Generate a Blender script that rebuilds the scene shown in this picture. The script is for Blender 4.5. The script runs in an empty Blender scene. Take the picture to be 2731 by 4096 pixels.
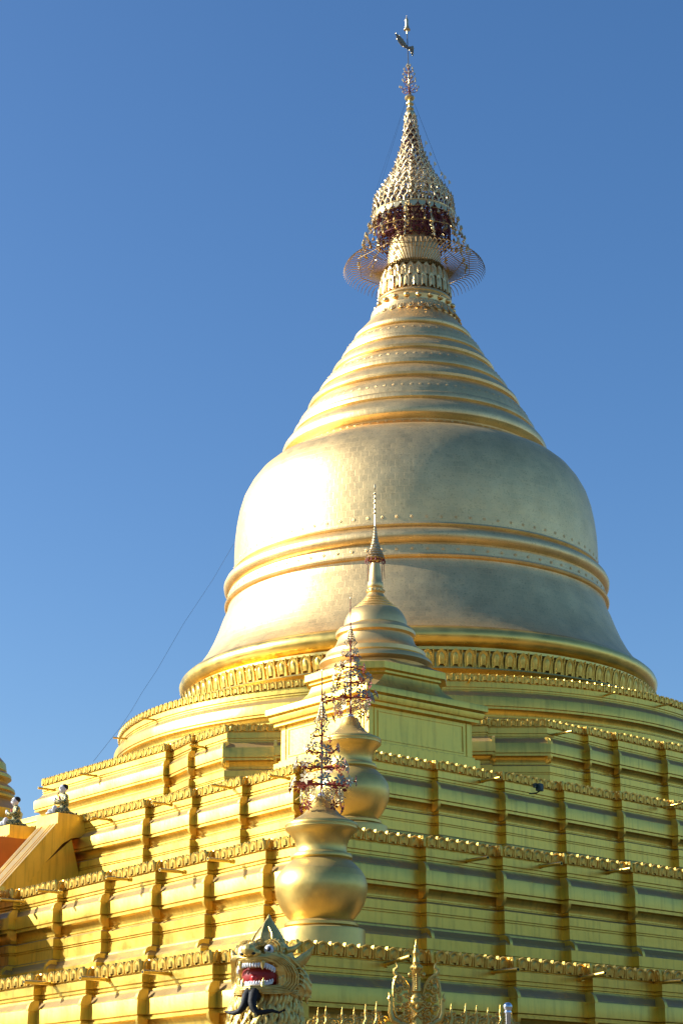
import bpy, bmesh, math, random
from math import sin, cos, pi, radians, sqrt, atan2, hypot
from mathutils import Vector, Matrix
random.seed(7)
S = bpy.context.scene
COL = S.collection

# ------------------------------------------------------------------ camera, sky, sun, exposure
EYE = 1.6
cam = bpy.data.objects.new("camera", bpy.data.cameras.new("camera"))
COL.objects.link(cam)
cam.location = (0, 0, EYE)
cam.rotation_euler = (radians(90 + 18.5), 0, 0)
cam.data.sensor_fit = 'VERTICAL'
cam.data.sensor_height = 36.0
cam.data.sensor_width = 24.0
cam.data.lens = 36.0 * 7627 / 4096
cam.data.clip_start = 0.1
cam.data.clip_end = 4000
S.camera = cam
S.render.resolution_x, S.render.resolution_y = 682, 1024

SUN_AZ = 94.0      # degrees to the left of the direction from the pagoda to the viewer
SUN_EL = 26.5
sdir = Vector((-sin(radians(SUN_AZ)) * cos(radians(SUN_EL)), -cos(radians(SUN_AZ)) * cos(radians(SUN_EL)), sin(radians(SUN_EL))))
w = bpy.data.worlds.new("World"); S.world = w; w.use_nodes = True
wn = w.node_tree; wn.nodes.clear()
sky = wn.nodes.new('ShaderNodeTexSky'); sky.sky_type = 'NISHITA'; sky.sun_disc = False
sky.sun_elevation = radians(SUN_EL)
sky.sun_rotation = atan2(sdir.x, sdir.y) % (2 * pi)
sky.altitude = 50; sky.air_density = 1.0; sky.dust_density = 1.3; sky.ozone_density = 2.5
bg = wn.nodes.new('ShaderNodeBackground'); bg.inputs['Strength'].default_value = 0.087
wo = wn.nodes.new('ShaderNodeOutputWorld')
hs = wn.nodes.new('ShaderNodeHueSaturation'); hs.inputs['Saturation'].default_value = 1.22
tn = wn.nodes.new('ShaderNodeVectorMath'); tn.operation = 'MULTIPLY'
wn.links.new(sky.outputs[0], hs.inputs['Color']); wn.links.new(hs.outputs[0], tn.inputs[0]); tn.inputs[1].default_value = (0.95, 1.0, 1.09); wn.links.new(tn.outputs[0], bg.inputs[0]); wn.links.new(bg.outputs[0], wo.inputs[0])
sl = bpy.data.lights.new("sun", 'SUN'); sl.energy = 5.0; sl.angle = radians(0.5); sl.color = (1.0, 1.0, 0.93)
so = bpy.data.objects.new("sun", sl); COL.objects.link(so)
so.rotation_euler = sdir.to_track_quat('Z', 'Y').to_euler()
S.view_settings.view_transform = 'Standard'; S.view_settings.look = 'None'
S.view_settings.exposure = 0.84; S.view_settings.gamma = 1.0

# ------------------------------------------------------------------ materials
def mat(name, base=(0.8, 0.8, 0.8), metal=0.0, rough=0.5, var=0.0, vscale=3.0, bump=0.0, bscale=20.0, dust=0.0, streak=0.0, rvar=0.0):
    m = bpy.data.materials.new(name); m.use_nodes = True
    nt = m.node_tree; N = nt.nodes; L = nt.links
    b = N['Principled BSDF']
    b.inputs['Base Color'].default_value = (*base, 1); b.inputs['Metallic'].default_value = metal
    b.inputs['Roughness'].default_value = rough
    geo = N.new('ShaderNodeNewGeometry')
    col = None
    rgb = N.new('ShaderNodeRGB'); rgb.outputs[0].default_value = (*base, 1); col = rgb.outputs[0]
    if var > 0:
        no = N.new('ShaderNodeTexNoise'); no.inputs['Scale'].default_value = vscale; no.inputs['Detail'].default_value = 5
        L.new(geo.outputs['Position'], no.inputs['Vector'])
        mr = N.new('ShaderNodeMapRange'); mr.inputs['From Min'].default_value = 0.3; mr.inputs['From Max'].default_value = 0.7
        mr.inputs['To Min'].default_value = 1 - var; mr.inputs['To Max'].default_value = 1 + var * 0.5
        L.new(no.outputs['Fac'], mr.inputs['Value'])
        mx = N.new('ShaderNodeVectorMath'); mx.operation = 'SCALE'
        L.new(col, mx.inputs[0]); L.new(mr.outputs[0], mx.inputs['Scale']); col = mx.outputs[0]
        if rvar > 0:
            r2 = N.new('ShaderNodeMapRange'); r2.inputs['From Min'].default_value = 0.3; r2.inputs['From Max'].default_value = 0.7
            r2.inputs['To Min'].default_value = rough - rvar; r2.inputs['To Max'].default_value = rough + rvar
            L.new(no.outputs['Fac'], r2.inputs['Value']); L.new(r2.outputs[0], b.inputs['Roughness'])
    if streak > 0:
        mp = N.new('ShaderNodeMapping'); mp.inputs['Scale'].default_value = (6, 6, 0.5)
        L.new(geo.outputs['Position'], mp.inputs['Vector'])
        n2 = N.new('ShaderNodeTexNoise'); n2.inputs['Scale'].default_value = 1.5; n2.inputs['Detail'].default_value = 6
        L.new(mp.outputs[0], n2.inputs['Vector'])
        m2 = N.new('ShaderNodeMapRange'); m2.inputs['From Min'].default_value = 0.49; m2.inputs['From Max'].default_value = 0.8
        m2.inputs['To Min'].default_value = 0; m2.inputs['To Max'].default_value = streak
        L.new(n2.outputs['Fac'], m2.inputs['Value'])
        mi = N.new('ShaderNodeMix'); mi.data_type = 'RGBA'
        L.new(m2.outputs[0], mi.inputs['Factor']); L.new(col, mi.inputs[6]); mi.inputs[7].default_value = (0.16, 0.12, 0.05, 1)
        col = mi.outputs[2]
    if dust > 0:   # settled dust and lost paint on upward facing ledges
        sx = N.new('ShaderNodeSeparateXYZ'); L.new(geo.outputs['True Normal'], sx.inputs[0])
        dn = N.new('ShaderNodeTexNoise'); dn.inputs['Scale'].default_value = 4
        L.new(geo.outputs['Position'], dn.inputs['Vector'])
        ad = N.new('ShaderNodeMath'); ad.operation = 'MULTIPLY_ADD'; ad.inputs[1].default_value = 0.35
        L.new(dn.outputs['Fac'], ad.inputs[0]); L.new(sx.outputs['Z'], ad.inputs[2])
        m3 = N.new('ShaderNodeMapRange'); m3.inputs['From Min'].default_value = 0.62; m3.inputs['From Max'].default_value = 0.85
        m3.inputs['To Max'].default_value = dust
        L.new(ad.outputs[0], m3.inputs['Value'])
        mi = N.new('ShaderNodeMix'); mi.data_type = 'RGBA'
        L.new(m3.outputs[0], mi.inputs['Factor']); L.new(col, mi.inputs[6]); mi.inputs[7].default_value = (0.28, 0.18, 0.08, 1)
        col = mi.outputs[2]
        mm = N.new('ShaderNodeMapRange'); mm.inputs['To Min'].default_value = metal; mm.inputs['To Max'].default_value = 0.0
        L.new(m3.outputs[0], mm.inputs['Value']); L.new(mm.outputs[0], b.inputs['Metallic'])
    L.new(col, b.inputs['Base Color'])
    if bump > 0:
        nb = N.new('ShaderNodeTexNoise'); nb.inputs['Scale'].default_value = bscale; nb.inputs['Detail'].default_value = 4
        L.new(geo.outputs['Position'], nb.inputs['Vector'])
        bp = N.new('ShaderNodeBump'); bp.inputs['Strength'].default_value = bump; bp.inputs['Distance'].default_value = 0.02
        L.new(nb.outputs['Fac'], bp.inputs['Height']); L.new(bp.outputs[0], b.inputs['Normal'])
    return m

def leaf_gold(name, base, rough):
    """gold plates laid in courses: seams and slightly different tilt / tone per plate"""
    m = bpy.data.materials.new(name); m.use_nodes = True
    nt = m.node_tree; N = nt.nodes; L = nt.links; b = N['Principled BSDF']
    uv = N.new('ShaderNodeUVMap'); uv.uv_map = 'UVMap'
    wz = N.new('ShaderNodeTexNoise'); wz.inputs['Scale'].default_value = 1.3; L.new(uv.outputs[0], wz.inputs['Vector'])
    ws = N.new('ShaderNodeVectorMath'); ws.operation = 'SCALE'; ws.inputs['Scale'].default_value = 0.06; L.new(wz.outputs['Color'], ws.inputs[0])
    wa = N.new('ShaderNodeVectorMath'); wa.operation = 'ADD'; L.new(uv.outputs[0], wa.inputs[0]); L.new(ws.outputs[0], wa.inputs[1])
    br = N.new('ShaderNodeTexBrick'); L.new(wa.outputs[0], br.inputs['Vector'])
    br.inputs['Scale'].default_value = 1.0; br.inputs['Brick Width'].default_value = 0.40; br.inputs['Row Height'].default_value = 0.31
    br.inputs['Mortar Size'].default_value = 0.013; br.inputs['Mortar Smooth'].default_value = 0.3
    br.inputs['Color1'].default_value = (0.2, 0.2, 0.2, 1); br.inputs['Color2'].default_value = (1, 1, 1, 1); br.inputs['Mortar'].default_value = (0.5, 0.5, 0.5, 1)
    geo = N.new('ShaderNodeNewGeometry')
    n1 = N.new('ShaderNodeTexNoise'); n1.inputs['Scale'].default_value = 0.9; n1.inputs['Detail'].default_value = 6
    L.new(geo.outputs['Position'], n1.inputs['Vector'])
    # tone
    r1 = N.new('ShaderNodeMapRange'); r1.inputs['To Min'].default_value = 0.965; r1.inputs['To Max'].default_value = 1.03
    L.new(br.outputs['Color'], r1.inputs['Value'])
    r2 = N.new('ShaderNodeMapRange'); r2.inputs['From Min'].default_value = 0.35; r2.inputs['From Max'].default_value = 0.65; r2.inputs['To Min'].default_value = 0.84; r2.inputs['To Max'].default_value = 1.03
    L.new(n1.outputs['Fac'], r2.inputs['Value'])
    mu = N.new('ShaderNodeMath'); mu.operation = 'MULTIPLY'; L.new(r1.outputs[0], mu.inputs[0]); L.new(r2.outputs[0], mu.inputs[1])
    vm = N.new('ShaderNodeVectorMath'); vm.operation = 'SCALE'; vm.inputs[0].default_value = base; L.new(mu.outputs[0], vm.inputs['Scale'])
    mi = N.new('ShaderNodeMix'); mi.data_type = 'RGBA'; mi.inputs[7].default_value = (0.95, 0.66, 0.30, 1)
    fm = N.new('ShaderNodeMath'); fm.operation = 'MULTIPLY'; fm.inputs[1].default_value = 0.75; L.new(br.outputs['Fac'], fm.inputs[0])
    L.new(fm.outputs[0], mi.inputs['Factor']); L.new(vm.outputs[0], mi.inputs[6]); L.new(mi.outputs[2], b.inputs['Base Color'])
    b.inputs['Metallic'].default_value = 0.95
    r3 = N.new('ShaderNodeMapRange'); r3.inputs['To Min'].default_value = rough - 0.02; r3.inputs['To Max'].default_value = rough + 0.03
    L.new(br.outputs['Color'], r3.inputs['Value']); L.new(r3.outputs[0], b.inputs['Roughness'])
    # fine patina specks
    nf = N.new('ShaderNodeTexNoise'); nf.inputs['Scale'].default_value = 14; nf.inputs['Detail'].default_value = 6; L.new(geo.outputs['Position'], nf.inputs['Vector'])
    rf_ = N.new('ShaderNodeMapRange'); rf_.inputs['From Min'].default_value = .55; rf_.inputs['From Max'].default_value = .72; rf_.inputs['To Max'].default_value = .5; L.new(nf.outputs['Fac'], rf_.inputs['Value'])
    mf = N.new('ShaderNodeMix'); mf.data_type = 'RGBA'; mf.inputs[7].default_value = (0.42, 0.27, 0.10, 1)
    L.new(rf_.outputs[0], mf.inputs['Factor']); L.new(mi.outputs[2], mf.inputs[6]); L.new(mf.outputs[2], b.inputs['Base Color'])
    # relief: seams + dents + plate tilt
    n3 = N.new('ShaderNodeTexNoise'); n3.inputs['Scale'].default_value = 2.6; n3.inputs['Detail'].default_value = 3; L.new(geo.outputs['Position'], n3.inputs['Vector'])
    a1 = N.new('ShaderNodeMath'); a1.operation = 'MULTIPLY_ADD'; a1.inputs[1].default_value = -0.30
    L.new(br.outputs['Fac'], a1.inputs[0]); L.new(n3.outputs['Fac'], a1.inputs[2])
    a2 = N.new('ShaderNodeMath'); a2.operation = 'MULTIPLY_ADD'; a2.inputs[1].default_value = 0.05
    L.new(br.outputs['Color'], a2.inputs[0]); L.new(a1.outputs[0], a2.inputs[2])
    bp = N.new('ShaderNodeBump'); bp.inputs['Strength'].default_value = 0.22; bp.inputs['Distance'].default_value = 0.05
    L.new(a2.outputs[0], bp.inputs['Height']); L.new(bp.outputs[0], b.inputs['Normal'])
    return m

GOLD = mat('gold_paint', (0.88, 0.60, 0.115), 0.93, 0.39, var=0.16, vscale=1.3, bump=0.22, bscale=7, dust=0.85, streak=0.40, rvar=0.06)
GOLDP = mat('gold_paint_relief', (0.87, 0.57, 0.12), 0.90, 0.40, var=0.25, vscale=6, bump=0.12, bscale=30, dust=0.35, rvar=0.05)
GOLDV = mat('gold_paint_vase', (0.89, 0.61, 0.17), 0.92, 0.40, var=0.14, vscale=3, bump=0.10, bscale=10, dust=0.5, rvar=0.04)
BELL = leaf_gold('gold_plates', (0.97, 0.675, 0.30), 0.44)
BRASS = mat('gilt_metal', (0.86, 0.66, 0.32), 0.9, 0.30, var=0.1, vscale=8)
SILV = mat('pale_gilt', (0.72, 0.55, 0.31), 0.9, 0.40, var=0.3, vscale=8)
FLOW = mat('flower_metal', (0.62, 0.49, 0.30), 0.85, 0.42, var=0.3, vscale=12)
REDD = mat('dark_red_iron', (0.12, 0.014, 0.018), 0.2, 0.45, var=0.3, vscale=5)
RED = mat('red_lacquer', (0.26, 0.03, 0.02), 0.0, 0.45, var=0.2, vscale=5)
LIONG = mat('lion_gold', (0.84, 0.60, 0.18), 0.78, 0.38, var=0.30, vscale=7, bump=0.35, bscale=25, rvar=0.08)
CRESTG = mat('crest_gold', (0.78, 0.50, 0.12), 0.85, 0.33, var=0.15, vscale=12, bump=0.2, bscale=40)
WHITE = mat('white_enamel', (0.78, 0.77, 0.74), 0.0, 0.3)
BLACK = mat('black_paint', (0.006, 0.005, 0.005), 0.0, 0.7, bump=0.3, bscale=30)
MOUTH = mat('mouth_red', (0.30, 0.012, 0.012), 0.0, 0.5, var=0.2, vscale=6)
TONG = mat('tongue_red', (0.55, 0.02, 0.02), 0.0, 0.35)
STEEL = mat('polished_steel', (0.75, 0.76, 0.78), 1.0, 0.12)
DGREEN = mat('dark_green_metal', (0.01, 0.035, 0.03), 0.2, 0.5)
PINK = mat('pink_steps', (0.55, 0.14, 0.14), 0.0, 0.7, var=0.2, vscale=4)
ORANGE = mat('ochre_wall', (0.55, 0.20, 0.03), 0.3, 0.5, var=0.15, vscale=2)
SKIN = mat('painted_face', (0.72, 0.70, 0.70), 0.0, 0.4)
ROBER = mat('sash_red', (0.35, 0.03, 0.03), 0.0, 0.5)
GROUND = mat('courtyard_tiles', (0.13, 0.105, 0.075), 0.0, 0.6, var=0.15, vscale=0.4)
PIPEK = mat('bore_shade', (0.01, 0.01, 0.01), 0.0, 0.8)
def robe_mat():
    m = bpy.data.materials.new('patterned_robe'); m.use_nodes = True; N = m.node_tree.nodes; L = m.node_tree.links; b = N['Principled BSDF']
    tc = N.new('ShaderNodeTexCoord'); v = N.new('ShaderNodeTexVoronoi'); v.inputs['Scale'].default_value = 13
    L.new(tc.outputs['Object'], v.inputs['Vector'])
    cr = N.new('ShaderNodeValToRGB'); cr.color_ramp.interpolation = 'CONSTANT'
    cr.color_ramp.elements[0].color = (0.65, 0.5, 0.16, 1); cr.color_ramp.elements[1].position = 0.36; cr.color_ramp.elements[1].color = (0.02, 0.07, 0.04, 1)
    e = cr.color_ramp.elements.new(0.62); e.color = (0.6, 0.5, 0.22, 1)
    L.new(v.outputs['Distance'], cr.inputs[0]); L.new(cr.outputs[0], b.inputs['Base Color']); b.inputs['Roughness'].default_value = 0.5
    return m
ROBE = robe_mat()

# ------------------------------------------------------------------ mesh helpers
class MB:
    def __init__(s): s.v = []; s.f = []; s.m = []; s.uv = {}
    def add(s, vs, fs, mi=0):
        o = len(s.v); s.v.extend(tuple(x) for x in vs)
        for f in fs: s.f.append(tuple(i + o for i in f)); s.m.append(mi)
        return o
    def box(s, c, d, mi=0, rz=0.0, M=None):
        x, y, z = d[0] / 2, d[1] / 2, d[2] / 2
        vs = [Vector((a * x, b * y, e * z)) for e in (-1, 1) for b in (-1, 1) for a in (-1, 1)]
        R = M if M is not None else Matrix.Rotation(rz, 3, 'Z')
        vs = [R @ q + Vector(c) for q in vs]
        s.add(vs, [(0, 2, 3, 1), (4, 5, 7, 6), (0, 1, 5, 4), (2, 6, 7, 3), (0, 4, 6, 2), (1, 3, 7, 5)], mi)
    def tube(s, pts, rad, n=6, mi=0, closed=False, flat=1.0, up=None):
        pts = [Vector(p) for p in pts]; k = len(pts)
        if not isinstance(rad, (list, tuple)): rad = [rad] * k
        prev = None; rings = []
        for i, p in enumerate(pts):
            if closed: t = pts[(i + 1) % k] - pts[i - 1]
            else: t = pts[min(i + 1, k - 1)] - pts[max(i - 1, 0)]
            t = t.normalized() if t.length > 1e-9 else Vector((0, 0, 1))
            if prev is None:
                a = Vector(up) if up else (Vector((0, 0, 1)) if abs(t.z) < 0.9 else Vector((0, 1, 0)))
            else: a = prev
            b = a - t * a.dot(t)
            if b.length < 1e-6: b = t.orthogonal()
            b.normalize(); prev = b; c = t.cross(b)
            rings.append([p + (b * cos(2 * pi * j / n) * flat + c * sin(2 * pi * j / n)) * rad[i] for j in range(n)])
        vs = [q for r in rings for q in r]; fs = []
        m = k if closed else k - 1
        for i in range(m):
            i2 = (i + 1) % k
            for j in range(n):
                j2 = (j + 1) % n
                fs.append((i * n + j, i * n + j2, i2 * n + j2, i2 * n + j))
        if not closed:
            fs.append(tuple(range(n - 1, -1, -1))); fs.append(tuple((k - 1) * n + j for j in range(n)))
        s.add(vs, fs, mi)
    def lathe(s, prof, c=(0, 0, 0), n=32, mi=0, shift=None, uvr=None, cap=True, M=None):
        """prof: list of (r, z) going top to bottom"""
        vs = []; fs = []; o = len(s.v)
        ln = [0]
        for i in range(1, len(prof)): ln.append(ln[-1] + hypot(prof[i][0] - prof[i - 1][0], prof[i][1] - prof[i - 1][1]))
        for (r, z) in prof:
            dx, dy = shift(z) if shift else (0, 0)
            for j in range(n):
                a = 2 * pi * j / n
                q = Vector((r * cos(a) + dx, r * sin(a) + dy, z))
                if M is not None: q = M @ q
                vs.append(q + Vector(c))
        for i in range(len(prof) - 1):
            for j in range(n):
                j2 = (j + 1) % n
                fs.append((i * n + j, (i + 1) * n + j, (i + 1) * n + j2, i * n + j2))
                if uvr:
                    u0, u1 = 2 * pi * j / n * uvr, 2 * pi * (j + 1) / n * uvr
                    s.uv[len(s.f) + len(fs) - 1] = [(u0, -ln[i]), (u0, -ln[i + 1]), (u1, -ln[i + 1]), (u1, -ln[i])]
        if cap:
            fs.append(tuple(range(n))); fs.append(tuple((len(prof) - 1) * n + j for j in range(n - 1, -1, -1)))
        s.add(vs, fs, mi)
    def ell(s, c, r, mi=0, n=12, m=8, M=None):
        prof = [(max(1e-4, sin(pi * i / m)), cos(pi * i / m)) for i in range(m + 1)]
        vs = []; fs = []
        for (a, z) in prof:
            for j in range(n):
                q = Vector((a * cos(2 * pi * j / n) * r[0], a * sin(2 * pi * j / n) * r[1], z * r[2]))
                if M is not None: q = M @ q
                vs.append(q + Vector(c))
        for i in range(m):
            for j in range(n):
                fs.append((i * n + j, (i + 1) * n + j, (i + 1) * n + (j + 1) % n, i * n + (j + 1) % n))
        s.add(vs, fs, mi)
    def build(s, name, mats, parent=None, loc=(0, 0, 0), rot=0.0, smooth=True, ang=38, mesh_only=False):
        me = bpy.data.meshes.new(name); me.from_pydata(s.v, [], s.f)
        if not isinstance(mats, (list, tuple)): mats = [mats]
        for m in mats: me.materials.append(m)
        if len(mats) > 1: me.polygons.foreach_set('material_index', s.m)
        if s.uv:
            ul = me.uv_layers.new(name='UVMap')
            for pi_, uvs in s.uv.items():
                p = me.polygons[pi_]
                for k, li in enumerate(p.loop_indices): ul.data[li].uv = uvs[k]
        if smooth:
            me.polygons.foreach_set('use_smooth', [True] * len(me.polygons))
            me.set_sharp_from_angle(angle=radians(ang))
        me.update()
        if mesh_only: return me
        o = bpy.data.objects.new(name, me); COL.objects.link(o)
        if parent: o.parent = parent
        o.location = loc; o.rotation_euler = (0, 0, rot)
        return o

def tag(o, label=None, cat=None, group=None, kind=None):
    if label: o['label'] = label
    if cat: o['category'] = cat
    if group: o['group'] = group
    if kind: o['kind'] = kind
    return o
def empty(name, loc, rz=0.0, label=None, cat=None, group=None):
    o = bpy.data.objects.new(name, None); COL.objects.link(o); o.location = loc; o.rotation_euler = (0, 0, rz)
    o.empty_display_size = 0.3
    return tag(o, label, cat, group)

def remesh(mb, voxel, smooth_it=2):
    """union of overlapping lumps into one continuous surface"""
    me = mb.build('tmp', GOLD, mesh_only=True, smooth=False)
    o = bpy.data.objects.new('tmp', me); COL.objects.link(o)
    r = o.modifiers.new('r', 'REMESH'); r.mode = 'VOXEL'; r.voxel_size = voxel
    sm = o.modifiers.new('s', 'SMOOTH'); sm.iterations = smooth_it; sm.factor = 0.5
    dg = bpy.context.evaluated_depsgraph_get(); dg.update()
    ev = o.evaluated_get(dg); res = bpy.data.meshes.new_from_object(ev)
    out = MB(); out.v = [tuple(x.co) for x in res.vertices]; out.f = [tuple(p.vertices) for p in res.polygons]; out.m = [0] * len(out.f)
    bpy.data.objects.remove(o); bpy.data.meshes.remove(me); bpy.data.meshes.remove(res)
    return out

# ------------------------------------------------------------------ ground
g = MB(); g.add([(-1500, -1500, 0), (1500, -1500, 0), (1500, 1500, 0), (-1500, 1500, 0)], [(0, 1, 2, 3)])
tag(g.build('ground', GROUND, smooth=False), kind='structure')

# ------------------------------------------------------------------ pagoda frame: local x runs along the right face, local y along the left face
AXP = (3.45, 85.0); ANG = radians(39.6)
pagoda = empty('pagoda', (AXP[0], AXP[1], 0), ANG, 'great golden pagoda with stepped square terraces, bell dome and ringed spire', 'pagoda')
OFF = (0, 0, EYE)      # heights below are measured from eye level
def part(mb, name, m, parent=pagoda, **k):
    o = mb.build(name, m, parent, **k)
    if parent is pagoda: o.location = OFF
    return o
def PW(q, p, z): # local -> world
    return Vector((AXP[0] + q * cos(ANG) - p * sin(ANG), AXP[1] + q * sin(ANG) + p * cos(ANG), z + EYE))

def offset_poly(P, d, closed=True):
    n = len(P); out = []
    for i in range(n):
        a = P[i - 1] if (closed or i > 0) else None
        b = P[i]; c = P[(i + 1) % n] if (closed or i < n - 1) else None
        def nr(p, q):
            dx, dy = q[0] - p[0], q[1] - p[1]; l = hypot(dx, dy); return (dy / l, -dx / l)
        if a is None: nx, ny = nr(b, c); out.append((b[0] + nx * d, b[1] + ny * d)); continue
        if c is None: nx, ny = nr(a, b); out.append((b[0] + nx * d, b[1] + ny * d)); continue
        n1, n2 = nr(a, b), nr(b, c)
        k = 1 + n1[0] * n2[0] + n1[1] * n2[1]
        out.append((b[0] + (n1[0] + n2[0]) * d / k, b[1] + (n1[1] + n2[1]) * d / k))
    return out

def sweep(mb, P, prof, z0, s=1.0, closed=True, cap=True):
    n = len(P); vs = []; fs = []
    for (d, z) in prof:
        vs += [(x, y, z0 + z * s) for x, y in offset_poly(P, d * s, closed)]
    m = n if closed else n - 1
    for i in range(len(prof) - 1):
        for j in range(m):
            j2 = (j + 1) % n
            fs.append((i * n + j, (i + 1) * n + j, (i + 1) * n + j2, i * n + j2))
    if closed and cap: fs.append(tuple(range(n)))
    mb.add(vs, fs)

def endcap(mb, A, B, C, prof, z0, s, l=0.10):
    """small stop blocks on the wall side of a salient corner B"""
    for Q, sg in ((A, -1), (C, 1)):
        D = hypot(Q[0] - B[0], Q[1] - B[1])
        if D < .5: continue
        t = ((Q[0] - B[0]) / D, (Q[1] - B[1]) / D); n = (t[1] * sg, -t[0] * sg)
        k = len(prof); vs = []
        for a in (.004, l * s):
            for (d, z) in prof:
                e = a if a < .01 else a * (.55 + .45 * min(1, max(0, (d + .18) / .18)))
                vs.append((B[0] + t[0] * e + n[0] * d * s, B[1] + t[1] * e + n[1] * d * s, z0 + z * s))
        fs = [tuple(range(k)), tuple(range(2 * k - 1, k - 1, -1))] + [(i, (i + 1) % k, (i + 1) % k + k, i + k) for i in range(k)]
        if sg > 0: fs = [f[::-1] for f in fs]
        mb.add(vs, fs)

PROF = [(-.50, 1.065), (-.31, 1.065), (-.31, .90), (-.30, .86), (-.40, .855), (-.40, .83), (-.35, .82), (-.35, .655), (-.42, .645), (-.42, .62), (-.37, .615), (-.37, .575),
        (-.42, .565), (-.42, .54), (-.36, .53), (-.34, .50), (-.30, .47), (-.12, .365), (-.10, .35), (-.08, .335), (-.02, .325), (0, .30), (0, .02), (-.07, .0), (-.07, -.03),
        (-.03, -.035), (-.03, -.075), (-.12, -.085), (-.22, -.10), (-.30, -.145), (-.345, -.20), (-.36, -.26), (-.29, -.265), (-.29, -.30), (-.33, -.305), (-.33, -.325),
        (-.26, -.345), (-.20, -.36), (-.17, -.38), (-.17, -.565), (-.24, -.57), (-.24, -.59), (-.19, -.595), (-.19, -.615), (-.25, -.62), (-.25, -.64), (-.21, -.645),
        (-.21, -.86), (-.19, -.88), (-.15, -.90), (-.13, -.94), (.10, -1.07), (.14, -1.08), (.18, -1.11), (.22, -1.14), (.22, -1.37), (.16, -1.38), (.16, -1.41), (.28, -1.43), (.28, -3.3)]
CAP_U = [(.006, .30), (.006, .34), (-.03, .41), (-.09, .47), (-.17, .505), (-.28, .515), (-.42, .515), (-.42, .30)]
CAP_L = [(-.025, -.036), (-.025, -.09), (-.05, -.16), (-.11, -.225), (-.20, -.275), (-.42, -.285), (-.42, -.036)]
CAP_B = [(.225, -1.14), (.225, -1.09), (.19, -1.02), (.12, -.96), (.03, -.925), (-.08, -.915), (-.30, -.915), (-.30, -1.14)]

DS = .58   # depth scale of the mouldings
PROF = [(d * DS, z) for d, z in PROF]; CAP_U = [(d * DS, z) for d, z in CAP_U]; CAP_L = [(d * DS, z) for d, z in CAP_L]; CAP_B = [(d * DS, z) for d, z in CAP_B]

def petal(mb, O, t, nrm, wd, h, lean, mi=0, rich=True):
    """one lotus petal: arched frame plate with a bulging centre.  O bottom centre, t along, nrm outward"""
    def P(x, o, z): return (O[0] + t[0] * x + nrm[0] * o, O[1] + t[1] * x + nrm[1] * o, O[2] + z)
    a = wd / 2
    out = [(-a * .86, 0), (-a, h * .35), (-a * .98, h * .62), (-a * .72, h * .85), (0, h), (a * .72, h * .85), (a * .98, h * .62), (a, h * .35), (a * .86, 0)]
    le = lambda z: lean * (z / h) ** 1.3
    fr = [P(x, le(z) + wd * .07, z) for x, z in out]; bk = [P(x, le(z) - wd * .15, z) for x, z in out]
    inn = [P(x * .68, le(z * .9 + h * .03) + wd * .06, z * .86 + h * .02) for x, z in out]
    rec = [P(x * .60, le(z * .84 + h * .03) + wd * .02, z * .80 + h * .03) for x, z in out]
    bul = [P(x * .36, le(z * .6 + h * .1) + wd * .14, z * .55 + h * .15) for x, z in out]
    n = 9; vs = bk + fr + inn + rec + bul; fs = []
    for k in range(4):
        for i in range(n - 1): fs.append((k * n + i, k * n + i + 1, (k + 1) * n + i + 1, (k + 1) * n + i))
    fs.append(tuple(4 * n + i for i in range(n)))
    fs = [f[::-1] for f in fs]
    mb.add(vs, fs, mi)

def filler(mb, O, t, nrm, wd, h, lean):
    def P(x, o, z): return (O[0] + t[0] * x + nrm[0] * o, O[1] + t[1] * x + nrm[1] * o, O[2] + z)
    a = wd / 2; vs = []; lv = [(0, 1.0, 0.0), (.55, 1.0, .45), (.86, .9, 1.0), (1.0, .15, 1.0)]
    for (f, wf, lf) in lv:
        vs += [P(-a * wf, lean * lf - a, h * f), P(-a * .4 * wf, lean * lf + a * .9, h * f), (P(a * .4 * wf, lean * lf + a * .9, h * f)), P(a * wf, lean * lf - a, h * f)]
    fs = []
    for i in range(3):
        for j in range(3): fs.append((i * 4 + j, i * 4 + j + 1, (i + 1) * 4 + j + 1, (i + 1) * 4 + j))
    fs.append((12, 13, 14, 15))
    mb.add(vs, fs)

def frieze(mb, P, z, h, pitch, d=-.22, lean=.03, closed=False, segs=None):
    Q = offset_poly(P, d, closed); n = len(Q)
    for i in range(n if closed else n - 1):
        if segs is not None and i not in segs: continue
        A, B = Q[i], Q[(i + 1) % n]; L = hypot(B[0] - A[0], B[1] - A[1])
        if L < 0.08: continue
        t = ((B[0] - A[0]) / L, (B[1] - A[1]) / L); nr = (t[1], -t[0])
        k = max(1, round(L / pitch)); pp = L / k
        for j in range(k):
            x = (j + .5) * pp
            petal(mb, (A[0] + t[0] * x, A[1] + t[1] * x, z), t, nr, min(pp * .79, pitch * .79), h * random.uniform(.97, 1.03), lean)
            if j < k - 1 or True:
                x = (j + 1) * pp - (0.04 if j == k - 1 else 0)
                filler(mb, (A[0] + t[0] * x, A[1] + t[1] * x, z), t, nr, pitch * .17, h * 1.0, lean)

def face_pts(corner_a, reds, const, inner_drift, step=.2):
    """points of a redented face starting at the near corner; reds = positions along, const = out distance (negative)"""
    pts = []; c = const + step * .35
    for k, a in enumerate(reds):
        pts.append((a, c + .02)); c2 = c + .02 - step; pts.append((a, c2)); c = c2 + step + inner_drift
    return pts, c

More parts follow.
